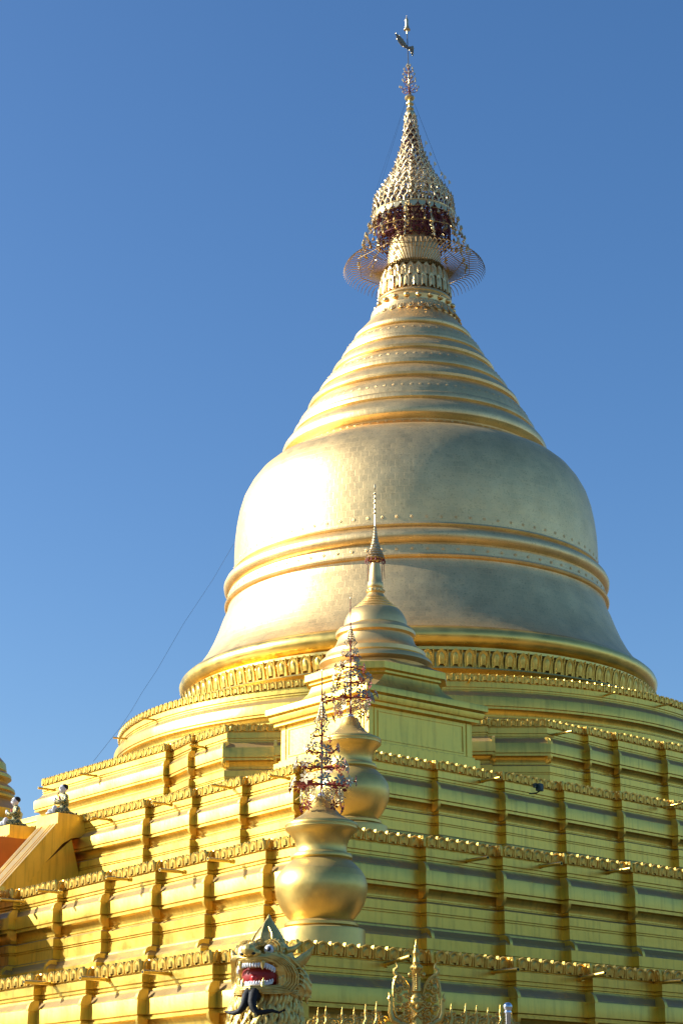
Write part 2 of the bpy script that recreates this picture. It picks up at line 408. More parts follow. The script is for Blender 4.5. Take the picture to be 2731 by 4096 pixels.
def tier(name, z0, s, corner, R, rdrift, L, ldrift, chamfer=None, pitch=.34, far=26.0, lend=None):
    """corner=(x,y); R positions along x for the right face (y const), L positions along y for the left face (x const)"""
    rp, rc = face_pts(corner[0], R, corner[1], rdrift)
    lp, lc = face_pts(corner[1], L, corner[0], ldrift)
    right = [(a, b) for a, b in rp]
    left = [(b, a) for a, b in lp]
    if chamfer is None: mid = [corner]
    else: mid = chamfer
    poly = list(reversed(left)) + mid + right
    # finish right face and back
    poly += [(far, right[-1][1] + .05)]
    if lend is None:
        poly += [(far, far), (left[-1][0] + .05, far)]
    else:
        poly += [(far, far), (lend[1], far), (lend[1], lend[0]), (left[-1][0] + .3, lend[0])]
    mb = MB(); sweep(mb, poly, PROF, z0, s)
    n = len(poly); nl = len(left); vis = range(0, nl + len(mid) + len(right))
    for i in vis:
        A, B, C = poly[i - 1], poly[i], poly[(i + 1) % n]
        cr = (B[0] - A[0]) * (C[1] - B[1]) - (B[1] - A[1]) * (C[0] - B[0])
        if cr > 0.01:
            for c in (CAP_U, CAP_L, CAP_B): endcap(mb, A, B, C, c, z0, s)
    o = part(mb, name, GOLD, ang=25)
    fb = MB(); segs = list(vis) + [n - 1]
    frieze(fb, poly, z0 + .855 * s, .245 * s, pitch, d=-.17 * s, closed=True, segs=segs)
    f = fb.build('petal_frieze', GOLDP, o)
    return o, poly

T1 = tier('terrace', 2.5, 1.0, (-35.3, -36.05), [-32.15, -29.97, -27.8, -25.7, -23.5, -21.3, -19.1], -.02, [-33.5, -31.1, -29.0, -26.9, -24.8, -22.6, -20.4, -18.2], .0, pitch=.36, far=35)
T2 = tier('terrace', 5.4, 1.0, (-31.45, -32.5), [-29.1, -26.83, -24.83, -22.64, -20.4, -18.2, -16], -.07, [-30.06, -27.85, -25.74, -23.52, -21.3, -19.1, -16.9], .0, pitch=.34, far=31)
T3 = tier('terrace', 8.9, 1.03, (-24.95, -25.6), [-22.38, -19.87, -17.5, -15.08, -12.7, -10.3, -8], -.02, [-22.82, -20.44, -18.05, -15.69, -9.0], -.05, pitch=.34, far=25)
T4 = tier('terrace', 12.0, 1.05, (-20.9, -21.2), [-11.65, -10.26, -7.9, -5.5], -.03, [-12.03, -10.28], .2, pitch=.34, far=18,
          chamfer=[(-21.0, -13.95), (-19.74, -15.10), (-19.94, -15.28), (-14.94, -20.30), (-14.76, -20.10), (-13.4, -21.25)], lend=(-1.4, -16.5))

# drains
def pipe(q, p, z, dx, dy, L=.75, dz=0.0):
    mb = MB(); r = .042
    tip = Vector((q, p, z)); root = tip - Vector((dx, dy, dz)) * L
    mb.tube([root, tip], r, 10, 0); e = Vector((dx, dy, dz)) * .004
    mb.tube([tip - Vector((dx, dy, dz)) * .02, tip + e], r * .72, 10, 1)  # black disc painted as the shade inside the open pipe end
    mb.tube([root + Vector((0, 0, 0)), root + Vector((dx, dy, 0)) * .10], r * 1.35, 10, 0)
    part(mb, 'drain_pipe', [GOLD, PIPEK])
for q, p, z, dz in [(-32.99, -36.45, 3.38, .14), (-30.22, -36.45, 3.30, 0), (-27.78, -36.45, 3.37, .1), (-25.45, -36.45, 3.34, 0),
                (-27.58, -32.95, 6.08, 0), (-25.33, -33.0, 6.15, .0), (-23.13, -33.1, 6.22, 0.02), (-20.44, -26.1, 9.68, 0), (-13.01, -26.2, 9.78, 0.03), (-12.92, -21.75, 12.7, 0)]:
    pipe(q, p, z, 0, -1, .72, dz)
for p, q, z in [(-27.26, -35.7, 3.36), (-29.47, -35.7, 3.30), (-31.71, -35.7, 3.27), (-19.73, -32.1, 6.07), (-21.52, -32.1, 6.13), (-24.66, -32.1, 6.12), (-26.9, -32.1, 6.06), (-28.76, -32.1, 6.1),
                (-13.55, -25.6, 9.64), (-16.82, -25.6, 9.67), (-19.75, -25.6, 9.77), (-22.44, -25.6, 9.65), (-2.85, -21.2, 12.55), (-5.64, -21.2, 12.67), (-12.49, -21.3, 12.61)]:
    pipe(q, p, z, -1, 0, .72, 0)
for a, z in [(-123.4, 17.1), (-98.3, 17.0), (-85, 17.0), (160, 16.7), (173.7, 16.9)]:
    a = radians(a) if a < 0 else radians(a)
    pipe(14.0 * cos(a), 14.0 * sin(a), z, cos(a), sin(a), .9)

# drum
def ringpoly(R, n, a0=0): return [(R * cos(a0 + 2 * pi * i / n), R * sin(a0 + 2 * pi * i / n)) for i in range(n)]
mb = MB(); dr = [(13.6 + d * 1.2, 16.12 + z * 1.2) for d, z in PROF]
dr = [(9.0, 17.25)] + dr[:-1] + [(14.0, 12.6)]
mb.lathe(dr, n=220, cap=False)
drum = part(mb, 'drum', GOLD, ang=25)
fb = MB(); frieze(fb, ringpoly(13.6, 240), 16.12 + .84 * 1.2, .30, .36, d=-.20, closed=True, lean=.03)
fb.build('petal_frieze', GOLDP, drum)

# bell, ring cone and neck
BP = [(2.0, 38.5), (2.06, 38.2), (2.14, 38.02), (2.3, 37.82), (2.52, 37.56), (2.70, 37.34), (2.83, 37.2), (2.87, 37.1), (2.84, 37.0), (2.76, 36.95), (2.77, 36.92), (2.90, 36.84), (3.12, 36.66), (3.28, 36.44), (3.34, 36.2), (3.42, 36.18), (3.47, 36.1), (3.47, 35.98),
      (3.41, 35.92), (3.52, 35.84), (3.68, 35.70), (3.83, 35.53), (3.91, 35.38), (3.88, 35.27), (3.78, 35.21), (3.79, 35.17), (3.95, 35.06), (4.17, 34.86), (4.32, 34.66), (4.38, 34.48), (4.47, 34.46), (4.53, 34.36), (4.53, 34.22), (4.46, 34.15), (4.60, 34.04), (4.80, 33.88), (4.97, 33.70), (5.06, 33.52),
      (5.03, 33.40), (4.92, 33.33), (4.93, 33.29), (5.12, 33.14), (5.36, 32.88), (5.52, 32.60), (5.58, 32.33), (5.67, 32.30), (5.74, 32.20), (5.74, 32.04), (5.66, 31.96), (5.82, 31.84), (6.02, 31.66), (6.18, 31.44), (6.26, 31.24), (6.22, 31.08), (6.08, 30.98), (5.88, 30.90), (5.86, 30.84), (5.94, 30.78), (6.02, 30.60), (6.08, 30.55), (6.2, 30.56), (6.6, 30.42), (7.0, 30.2), (7.4, 29.84), (7.75, 29.35), (8.05, 28.75),
      (8.22, 28.15), (8.33, 27.5), (8.40, 26.8), (8.42, 26.1), (8.42, 25.35), (8.42, 25.2), (8.50, 25.18), (8.54, 25.10), (8.50, 25.04), (8.46, 25.02), (8.50, 24.95), (8.64, 24.88), (8.80, 24.76), (8.88, 24.58), (8.86, 24.42), (8.76, 24.28), (8.62, 24.22), (8.60, 24.16),
      (8.68, 24.12), (8.72, 23.74), (8.80, 23.72), (8.84, 23.64), (8.80, 23.56), (8.68, 23.52), (8.68, 23.4), (8.78, 23.1), (8.91, 22.8), (9.1, 22.25), (9.34, 21.65), (9.64, 21.05), (9.98, 20.55), (10.40, 20.14), (10.45, 20.10), (10.60, 20.03), (10.74, 19.90), (10.80, 19.74),
      (10.76, 19.56), (10.66, 19.40), (10.50, 19.30), (10.40, 19.26), (10.40, 19.2), (10.62, 19.18), (10.62, 19.08), (10.45, 19.05), (10.55, 18.35), (11.1, 18.25), (11.15, 18.18), (10.6, 18.12), (10.6, 17.2)]
ds = lambda z: ((.12) * cos(ANG), -.12 * sin(ANG)) if z > 38 else ((0, 0))
mb = MB(); mb.lathe(BP, n=200, uvr=8.5, cap=False)
# split at the rim: plates above, gold paint below
rim0 = BP.index((10.45, 20.10))
bell = MB(); bell.lathe(BP[:rim0 + 1], n=200, uvr=8.5, cap=True)
def rosettes(mb, R, z, n, r, slope=0.0):
    for i in range(n):
        a = 2 * pi * i / n; c = Vector((R * cos(a), R * sin(a), z)); o = Vector((cos(a), sin(a), slope)).normalized(); t = Vector((-sin(a), cos(a), 0)); u_ = o.cross(t)
        for k in range(5):
            b = 2 * pi * k / 5; cc = c + (t * cos(b) + u_ * sin(b)) * r * .62
            M = Matrix((t, o, u_)).transposed()
            mb.ell(cc, (r * .42, r * .16, r * .42), n=6, m=3, M=M)
        mb.ell(c, (r * .25, r * .2, r * .25), n=6, m=3)
rosettes(bell, 8.43, 25.45, 84, .07); rosettes(bell, 8.72, 23.93, 84, .07)
rosettes(bell, 5.46, 32.72, 84, .07, .6); rosettes(bell, 4.27, 34.75, 66, .065, .6); rosettes(bell, 3.22, 36.55, 52, .06, .6); rosettes(bell, 5.95, 30.76, 100, .06, .1)
part(bell, 'bell', BELL, ang=40)
rim = MB(); rim.lathe(BP[rim0 - 1:], n=200, uvr=10, cap=False)
rimo = part(rim, 'bell_rim', mat('rim_gold', (0.90, 0.62, 0.16), .92, .34, var=.2, vscale=1.5, bump=.4, bscale=2.5, rvar=.08))
fb = MB(); frieze(fb, ringpoly(10.82, 118), 18.36, .74, .58, d=-.22, closed=True, lean=.14)
fb.build('lotus_petals', GOLDP, rimo)

def lean(z):   # the crown leans a little to the left
    x = .12 if z < 45 else .12 - (z - 45) * .022
    return (x * cos(ANG), -x * sin(ANG))
NECK = [(1.30, 40.96), (1.38, 40.94), (1.40, 40.80), (1.36, 40.72), (1.34, 40.68), (1.42, 40.66), (1.56, 40.55), (1.62, 40.20), (1.64, 39.90), (1.66, 39.50), (1.72, 39.32), (1.78, 39.26), (1.80, 39.15), (1.76, 39.08), (1.80, 39.00), (1.86, 38.90), (1.82, 38.72), (1.80, 38.60), (1.95, 38.30), (2.1, 38.05), (2.05, 37.90)]
mb = MB(); mb.lathe(NECK, n=96, shift=lean)
for (n, R, z, h, wd, ln) in ((26, 1.67, 39.88, .82, .38, -.10), (26, 1.77, 39.30, .80, .40, -.06), (30, 1.86, 38.62, -.42, .34, .22), (30, 2.06, 38.32, -.34, .36, .2)):
    for i in range(n):
        a = 2 * pi * (i + (.5 if z in (39.30, 38.32) else 0)) / n; dx, dy = lean(z)
        O = (R * cos(a) + dx, R * sin(a) + dy, z); t = (-sin(a), cos(a)); nr = (cos(a), sin(a))
        if h > 0: petal(mb, O, t, nr, wd * .82, h, ln)
        else:
            petal(mb, (O[0], O[1], z), (-t[0], -t[1]), nr, wd * .9, h, ln)
for i in range(20):
    a = 2 * pi * i / 20; dx, dy = lean(39.2); mb.ell((1.86 * cos(a) + dx, 1.86 * sin(a) + dy, 38.82), (.15, .15, .13), n=10, m=6)
cb = MB(); cb.lathe([(1.32, 40.98), (1.44, 40.96), (1.45, 40.72), (1.34, 40.70)], n=72, shift=lean)
for i in range(60):
    a = 2 * pi * i / 60; dx, dy = lean(41.2); cb.box((1.46 * cos(a) + dx, 1.46 * sin(a) + dy, 40.84), (.06, .035, .26), rz=a)
part(cb, 'collar', mat('collar_bronze', (.30, .19, .06), .8, .45))
part(mb, 'lotus_neck', mat('neck_gold', (0.90, 0.62, 0.26), .9, .34, var=.12, vscale=5, bump=.2, bscale=8))
mb = MB(); mb.lathe([(.12, 47), (.2, 45.5), (.35, 44.6), (.52, 43.9), (.78, 43.3), (.86, 43.15), (.90, 43.1), (1.0, 42.85), (1.1, 42.6), (1.2, 42.2), (1.28, 41.75), (1.32, 41.3), (1.34, 40.9)], n=64, shift=lean)
part(mb, 'bud_spire', BELL)

# crown umbrella
crown = empty('crown_umbrella', (0, 0, 0)); crown.parent = pagoda; crown.location = OFF
def sub(mb, name, m, **k): return mb.build(name, m, crown, **k)
mb = MB(); dx, dy = lean(41.1)
for i in range(88):
    a = 2 * pi * i / 88 + .01
    pts = [(R * cos(a) + dx, R * sin(a) + dy, z) for R, z in ((1.36, 40.78), (2.0, 41.02), (2.7, 41.22), (3.15, 41.22), (3.38, 41.05), (3.48, 40.80))]
    mb.tube(pts, [.026, .026, .026, .024, .020, .010], 4)
mb.tube([(2.3 * cos(2 * pi * i / 8) + dx, 2.3 * sin(2 * pi * i / 8) + dy, 41.20) for i in range(8)], .022, 5, closed=True)
mb.tube([(2.9 * cos(2 * pi * i / 8 + .4) + dx, 2.9 * sin(2 * pi * i / 8 + .4) + dy, 41.16) for i in range(8)], .02, 5, closed=True)
sub(mb, 'spike_ring', mat('rod_brass', (.42, .28, .12), .85, .42))
# red inner frame
mb = MB()
def ring(mb, R, z, r=.03, n=48, mi=0):
    dx, dy = lean(z); mb.tube([(R * cos(2 * pi * i / n) + dx, R * sin(2 * pi * i / n) + dy, z) for i in range(n)], r, 5, mi=mi, closed=True)
for R in (1.25, 1.8):
    for i in range(18 if R < 1.5 else 30):
        N_ = (18 if R < 1.5 else 30); a = 2 * pi * i / N_; a2 = 2 * pi * (i + 1) / N_
        for z0_, z1_ in ((42.3, 43.0), (43.0, 43.7), (43.7, 44.5)):
            d0, d1 = lean(z0_), lean(z1_)
            mb.tube([(R * cos(a) + d0[0], R * sin(a) + d0[1], z0_), (R * cos(a) + d1[0], R * sin(a) + d1[1], z1_)], .035, 4)
            mb.tube([(R * cos(a) + d0[0], R * sin(a) + d0[1], z0_), (R * cos(a2) + d1[0], R * sin(a2) + d1[1], z1_)], .02, 4)
            mb.tube([(R * cos(a2) + d0[0], R * sin(a2) + d0[1], z0_), (R * cos(a) + d1[0], R * sin(a) + d1[1], z1_)], .02, 4)
        if R > 1.5:
            for z in (42.6, 43.3, 44.0): 
                d0 = lean(z); mb.tube([(R * cos(a) + d0[0], R * sin(a) + d0[1], z), (.7 * cos(a) + d0[0], .7 * sin(a) + d0[1], z + .4)], .025, 4)
    for z in (42.5, 43.0, 43.5, 44.0, 44.6): ring(mb, R, z, .035)
for i in range(14):
    a = 2 * pi * i / 14
    P = []
    for R, z in ((1.7, 44.3), (1.45, 44.9), (1.1, 45.6), (.78, 46.3), (.5, 47.1), (.3, 48.0), (.2, 48.9)): P.append((R * cos(a) + lean(z)[0], R * sin(a) + lean(z)[1], z))
    mb.tube(P, .045, 4)
for R, z in ((1.62, 44.6), (1.3, 45.2), (.98, 45.9), (.68, 46.6), (.45, 47.3), (.3, 48)): ring(mb, R, z, .03)
mb.tube([(lean(z)[0], lean(z)[1], z) for z in (46, 48, 50, 52.3)], [.12, .09, .06, .045], 8)
sub(mb, 'inner_frame', REDD)
# pierced tiers
CT = [(2.0, 43.78), (1.97, 44.12), (1.92, 44.46), (1.86, 44.84), (1.70, 45.16), (1.50, 45.45), (1.31, 45.74), (1.14, 46.02), (1.0, 46.32), (.88, 46.62), (.77, 46.94), (.67, 47.26), (.58, 47.58), (.50, 47.90), (.44, 48.22), (.38, 48.54), (.34, 48.86), (.31, 49.16), (.28, 49.44)]
for k, (R, z) in enumerate(CT):
    if k > 2: z -= .2; R *= .95
    mb = MB(); h = .37 if k < 15 else .30; dx, dy = lean(z)
    ring(mb, R, z, .026 if k < 8 else .016, 40); ring(mb, R * .985, z + h * .25, .016, 40)
    n = max(8, int(2 * pi * R / .34))
    for i in range(n):
        a = 2 * pi * (i + (.5 if k % 2 else 0)) / n; t = Vector((-sin(a), cos(a), 0)); o = Vector((cos(a), sin(a), 0)); c = Vector((R * cos(a) + dx, R * sin(a) + dy, z))
        wd = 2 * pi * R / n * .5; rr = .018 if k < 12 else .012
        arch = [c - t * wd, c - t * wd * .95 + Vector((0, 0, h * .55)), c - t * wd * .5 + Vector((0, 0, h * .82)) + o * .02, c + Vector((0, 0, h * 1.05)) + o * .05,
                c + t * wd * .5 + Vector((0, 0, h * .82)) + o * .02, c + t * wd * .95 + Vector((0, 0, h * .55)), c + t * wd]
        mb.tube(arch, [rr * 2.3] * 7, 5)
        mb.tube([c + Vector((0, 0, h * .1)), c + Vector((0, 0, h * .5)) + o * .02], [rr * 2.2, rr * .8], 4)
        if k % 3 == 0: mb.ell(c + Vector((0, 0, -.07)), (.03, .03, .05), n=5, m=3)
    sub(mb, 'umbrella_tier', SILV)
# skirt under the rim with hanging leaves
mb = MB()
for i in range(30):
    a = 2 * pi * i / 30; n_ = 7; ring_ = []
    t = Vector((-sin(a), cos(a), 0)); o = Vector((cos(a), sin(a), 0))
    for (R, z, wd) in ((1.86, 45.0, .2), (1.93, 44.65, .2)):
        pass
    dx, dy = lean(44.6); c0 = Vector((dx, dy, 0))
    A = [c0 + o * 2.0 + Vector((0, 0, 43.85)) - t * .19, c0 + o * 2.0 + Vector((0, 0, 43.85)) + t * .19, c0 + o * 2.03 + Vector((0, 0, 43.6)) + t * .17, c0 + o * 2.05 + Vector((0, 0, 43.42)), c0 + o * 2.03 + Vector((0, 0, 43.6)) - t * .17]
    B = [p - o * .02 for p in A]
    mb.add(A + B, [(0, 1, 2, 3, 4)[::-1], (5, 6, 7, 8, 9)] + [(i_, (i_ + 1) % 5, (i_ + 1) % 5 + 5, i_ + 5) for i_ in range(5)])
    if i % 2 == 0:
        mb.lathe([(.02, .12), (.05, .08), (.07, 0), (.085, -.06), (.03, -.07)], c=tuple(c0 + o * 2.05 + Vector((0, 0, 43.28))), n=8)
for z, R in ((44.84, 1.9), (44.4, 1.95), (43.82, 2.02)): ring(mb, R, z, .03, 60)
sub(mb, 'leaf_skirt', BRASS)
# hanging stays with ornaments, one part each
for i in range(12):
    mb = MB(); a = 2 * pi * (i + .3) / 12; o = Vector((cos(a), sin(a), 0)); t = Vector((-sin(a), cos(a), 0)); dx, dy = lean(43); c0 = Vector((dx, dy, 0))
    top = c0 + o * 2.05 + Vector((0, 0, 44.0)); bot = c0 + o * 2.75 + Vector((0, 0, 41.5))
    mb.tube([top, bot], .022, 4)
    for f in (.18, .38, .6, .8, .97):
        p = top.lerp(bot, f); r = random.uniform(.05, .085)
        mb.lathe([(.02, r * 1.5), (r * .6, r), (r * .8, 0), (r, -r), (.02, -r * 1.1)], c=tuple(p + o * .05), n=8)
        if random.random() < .6:
            q = [p + t * random.uniform(-.12, .12) + Vector((0, 0, -.08 * j)) + o * (.06 * sin(j * 1.6)) for j in range(6)]
            mb.tube(q, [.03, .045, .05, .04, .03, .01], 6)
    sub(mb, 'hanging_ornament', BRASS if i % 3 else SILV)
mb = MB()
for i in range(70):
    a = random.uniform(0, 2 * pi); R = random.uniform(1.5, 2.6); z = 43.4 - (R - 1.5) * 1.3 + random.uniform(-.3, .3); dx, dy = lean(z)
    mb.lathe([(.015, .09), (.045, .05), (.06, -.03), (.075, -.08), (.02, -.09)], c=(R * cos(a) + dx, R * sin(a) + dy, z), n=7)
    mb.tube([(R * cos(a) + dx, R * sin(a) + dy, z + .08), (R * .95 * cos(a) + dx, R * .95 * sin(a) + dy, z + .5)], .01, 4)
for R, z in ((2.2, 43.4), (2.5, 42.5)): ring(mb, R, z, .016, 12)
sub(mb, 'bell_chain', mat('aged_bells', (.55, .36, .13), .85, .38, var=.4, vscale=4))
# little flags standing off the cone
for i, (k, a) in enumerate([(4, -60), (5, -62), (6, -58), (8, -60), (10, -57), (12, -60)]):
    mb = MB(); R, z = CT[k]; a = radians(a) ; o = Vector((cos(a), sin(a), 0)); dx, dy = lean(z); c = Vector((dx, dy, z)) + o * (R + .14) ; t = Vector((-sin(a), cos(a), 0))
    mb.tube([Vector((dx, dy, z + .05)) + o * R, c + Vector((0, 0, .05)), c + Vector((0, 0, .4))], .01, 4)
    p = [c + Vector((0, 0, .18)), c + o * .12 + Vector((0, 0, .2)), c + o * .1 + Vector((0, 0, .32)), c + Vector((0, 0, .42))]
    mb.add(p + [q + t * .012 for q in p], [(0, 1, 2, 3), (7, 6, 5, 4), (0, 4, 5, 1), (1, 5, 6, 2), (2, 6, 7, 3), (3, 7, 4, 0)])
    sub(mb, 'pennant', SILV)
# mast with rings, branches
mb = MB()
M_ = [(.04, 52.3), (.05, 51.6), (.05, 50.8), (.12, 50.74), (.24, 50.62), (.26, 50.55), (.2, 50.45), (.08, 50.40), (.08, 50.28), (.20, 50.24), (.2, 50.18), (.10, 50.12), (.10, 50.02), (.18, 49.98), (.2, 49.9), (.14, 49.84), (.2, 49.78), (.26, 49.68), (.27, 49.6), (.26, 49.5)]
mb.lathe(M_, n=16, shift=lean)
sub(mb, 'mast_rings', BRASS)
mb = MB(); d0 = lean(53)
mb.tube([(*lean(52.2), 52.2), (*lean(54.5), 54.5)], .022, 6); sub(mb, 'mast_rod', BLACK)
mb = MB()
for (z, n, L) in ((50.95, 6, .42), (51.15, 5, .5), (51.5, 6, .32), (51.75, 5, .30), (52.05, 6, .24), (52.3, 4, .1)):
    for i in range(n):
        a = 2 * pi * i / n + z; o = Vector((cos(a), sin(a), 0)); c = Vector((*lean(z), z))
        mb.tube([c, c + o * L * .6 + Vector((0, 0, -.03)), c + o * L + Vector((0, 0, .10))], [.018, .016, .010], 4, mi=1)
        mb.ell(c + o * L + Vector((0, 0, .16)), (.05, .05, .075), n=6, m=4)
        mb.ell(c + o * L * .5 + Vector((0, 0, .03)), (.035, .035, .04), n=6, m=4)
mb.tube([(*lean(50.6), 50.6), (*lean(52.3), 52.3)], .04, 6, mi=1)
sub(mb, 'mast_branches', [SILV, RED])
# bird shaped vane (pierced plate)
mb = MB(); c = Vector((*lean(53.5), 53.5)); X = Vector((cos(-ANG), sin(-ANG), 0)); Y = Vector((-sin(-ANG), cos(-ANG), 0))
out = [(-0.647, 0.874), (-0.515, 0.784), (-0.33, 0.616), (-0.158, 0.35), (-0.053, 0.154), (0.013, 0.056), (0.178, 0.07), (0.297, 0.084), (0.304, -0.21), (0.264, -0.497), (0.211, -0.455), (0.145, -0.224), (0.026, -0.084), (-0.132, -0.014), (-0.33, 0.112), (-0.488, 0.35), (-0.581, 0.644)]
n = len(out); V = [c + X * a + Vector((0, 0, b)) - Y * .02 for a, b in out] + [c + X * a + Vector((0, 0, b)) + Y * .02 for a, b in out]
mb.add(V, [tuple(range(n)), tuple(range(2 * n - 1, n - 1, -1))] + [(i, i + n, (i + 1) % n + n, (i + 1) % n) for i in range(n)])
for i in range(26):
    f = random.random(); k = int(f * (n - 1)); p = V[k].lerp(V[(k + 1) % n], .5); mb.ell(p, (.03, .03, .035), n=5, m=3)
for a, b in ((-.5, .6), (-.42, .45), (-.36, .3), (-.28, .2), (-.2, .12), (-.12, .04), (.02, -.0), (.12, -.02), (.2, -.12), (.24, -.25)): mb.ell(c + X * a + Vector((0, 0, b)) - Y * .02, (.03, .02, .03), mi=1, n=6, m=4)
vane = sub(mb, 'weather_vane', [mat('vane_metal', (.35, .27, .15), .8, .35, var=.3, vscale=20), RED])
mb = MB(); z = 54.5
mb.lathe([(.005, 55.42), (.02, 55.3), (.055, 55.2), (.09, 55.14), (.095, 55.1), (.085, 55.06), (.085, 54.75), (.11, 54.72), (.11, 54.66), (.17, 54.58), (.17, 54.54), (.06, 54.52), (.04, 54.42), (.03, 54.3)], n=14, shift=lean)
sub(mb, 'diamond_bud', SILV)
# thin guy lines
mb = MB()
for a in (-50, -62, 178, 168):
    a = radians(a); mb.tube([(*lean(51), 51), (2.05 * cos(a), 2.05 * sin(a), 44.6)], .004, 4)
sub(mb, 'guy_wires', BLACK)

# cable from the bell to the terrace
mb = MB()
cp = [(x, y, z + EYE) for x, y, z in ((-4.91, 83.0, 26.24), (-5.68, 80.72, 23.84), (-6.71, 78.43, 21.23), (-7.6, 76.6, 18.75), (-8.07, 75.4, 17.5), (-8.29, 73.86, 16.42), (-8.45, 71.58, 15.25), (-8.6, 69.3, 14.2), (-8.79, 67.01, 13.09))]
mb.tube(cp, .007, 4); o = mb.build('hanging_cable', BLACK); tag(o, 'thin dark cable sagging from the bell dome down to the left terrace', 'cable')

# floodlight on the third terrace
fl = empty('floodlight', PW(-18.97, -26.15, 9.45), ANG, 'small dark green floodlight clipped under the petal edge on the right', 'floodlight')
mb = MB(); mb.box((0, 0, .12), (.20, .14, .20), rz=.3); mb.box((-.14, .02, .16), (.08, .10, .12)); mb.box((0, -.08, .12), (.15, .02, .15), rz=.3); mb.build('housing', DGREEN, fl, smooth=False)
mb = MB(); mb.tube([(0, 0, .02), (0, .12, -.02), (0, .4, 0)], .02, 6); mb.build('bracket', DGREEN, fl)

# ------------------------------------------------------------------ corner shrine stupa
SC = (-20.5, -20.98)
scw = PW(SC[0], SC[1], 0)
st = empty('corner_stupa', (scw.x, scw.y, EYE + 9.0), ANG, 'small golden stupa on a panelled square pedestal at the terrace corner before the dome', 'stupa')
def zz(l, dz=-9.0): return [(a, b + dz) for a, b in l]
mb = MB(); sq = lambda h: [(-h, -h), (h, -h), (h, h), (-h, h)]
sweep(mb, sq(2.0), [(.06, 2.95), (.16, 2.97), (.16, 3.06), (.24, 3.08), (.27, 3.2), (.27, 3.24), (.20, 3.26)][::-1] + [(.0, 2.93), (0, 1.95), (.05, 1.93), (.05, 1.88), (.16, 1.85), (.16, 1.6), (.22, 1.58), (.22, .2)], 0)
for (nx, ny) in ((0, -1), (-1, 0)):
    for a0, a1, b0, b1 in ((-1.62, 1.62, 2.82, 2.86), (-1.62, 1.62, 2.02, 2.06), (-1.66, -1.62, 2.02, 2.86), (1.62, 1.66, 2.02, 2.86), (-1.80, -1.77, 1.95, 2.93), (1.77, 1.80, 1.95, 2.93)):
        ca, cb = (a0 + a1) / 2, (b0 + b1) / 2
        if ny: mb.box((ca, -2.0, cb), (a1 - a0, .05, b1 - b0))
        else: mb.box((-2.0, ca, cb), (.05, a1 - a0, b1 - b0))
mb.build('pedestal', GOLD, st, ang=25)
mb = MB()
rf = lambda h, c: [(-h, -h + c), (-h + c, -h), (h - c, -h), (h, -h + c), (h, h - c), (h - c, h), (-h + c, h), (-h, h - c)]
vs = []; lv = [(1.45, .75, 4.62), (1.62, .70, 4.50), (1.70, .62, 4.46), (1.78, .6, 4.42), (1.78, .6, 4.22), (1.68, .6, 4.18), (1.68, .58, 4.12), (1.60, .55, 4.08), (1.62, .40, 3.88), (1.75, .2, 3.66), (1.95, .08, 3.48), (2.15, .03, 3.42), (2.35, .02, 3.48), (2.36, .02, 3.44), (2.36, .02, 3.30), (2.28, .02, 3.25), (2.1, .02, 3.2)]
for h, c, z in lv: vs += [(x, y, z) for x, y in rf(h, c)]
fs = [tuple(range(8))]
for i in range(len(lv) - 1):
    for j in range(8): fs.append((i * 8 + j, (i + 1) * 8 + j, (i + 1) * 8 + (j + 1) % 8, i * 8 + (j + 1) % 8))
mb.add(vs, fs); mb.build('stepped_roof', GOLD, st, ang=25)
mb = MB()
mb.lathe(zz([(.14, 16.99), (.15, 16.9), (.19, 16.6), (.20, 16.42), (.235, 16.38), (.245, 16.25), (.22, 16.2), (.27, 16.15), (.27, 16.08), (.235, 16.04), (.27, 15.98), (.30, 15.93), (.35, 15.88), (.34, 15.85), (.38, 15.82), (.43, 15.79), (.42, 15.76), (.48, 15.72),
    (.54, 15.68), (.53, 15.65), (.60, 15.61), (.66, 15.57), (.65, 15.53), (.73, 15.5), (.80, 15.42), (.88, 15.3), (.94, 15.15), (.96, 14.98), (1.0, 14.95), (1.12, 14.88), (1.2, 14.78), (1.2, 14.68), (1.12, 14.62), (1.14, 14.55), (1.2, 14.4), (1.3, 14.25), (1.42, 14.18), (1.5, 14.12), (1.50, 14.0),
    (1.46, 13.95), (1.6, 13.92), (1.68, 13.84), (1.70, 13.76), (1.62, 13.70), (1.55, 13.66), (1.5, 13.5), (1.5, 13.4)]), n=72, uvr=1.2, cap=False)
for i in range(14):
    a = 2 * pi * i / 14; mb.ell((.27 * cos(a), .27 * sin(a), 7.12), (.035, .035, .035), n=6, m=4)
mb.build('bell', mat('small_bell_gold', (0.93, 0.62, 0.24), .9, .40, var=.1, vscale=4, bump=.12, bscale=10), st)
mb = MB()
STn = [(r_ * 1.22, z_) for r_, z_ in [(.24, 8.15), (.22, 8.24), (.19, 8.33), (.16, 8.42), (.13, 8.51), (.11, 8.60), (.09, 8.69), (.075, 8.78), (.06, 8.87), (.05, 8.96), (.04, 9.05), (.03, 9.14)]]
for R, z in STn:
    mb.tube([(R * cos(2 * pi * i / 20), R * sin(2 * pi * i / 20), z) for i in range(20)], .013, 4, closed=True)
    n = max(6, int(R * 60))
    for i in range(n):
        a = 2 * pi * i / n; mb.tube([(R * cos(a), R * sin(a), z), (R * .92 * cos(a), R * .92 * sin(a), z + .07)], [.012, .006], 4)
mb.tube([(0, 0, 8.1), (0, 0, 9.2), (0, 0, 10.3)], [.05, .02, .012], 6)
for z in (9.62, 9.75, 9.95, 10.1, 10.25): mb.ell((0, 0, z), (.045, .045, .04), n=8, m=5)
mb.ell((0, 0, 10.48), (.035, .035, .10), n=8, m=6)
mb.lathe([(.012, 9.2)] + [(r * f, z + dz) for r, z in reversed(STn) for f, dz in ((.80, .07), (.90, .05), (.98, .0))], n=20)
cr = mb.build('crown', SILV, st)
mb = MB()
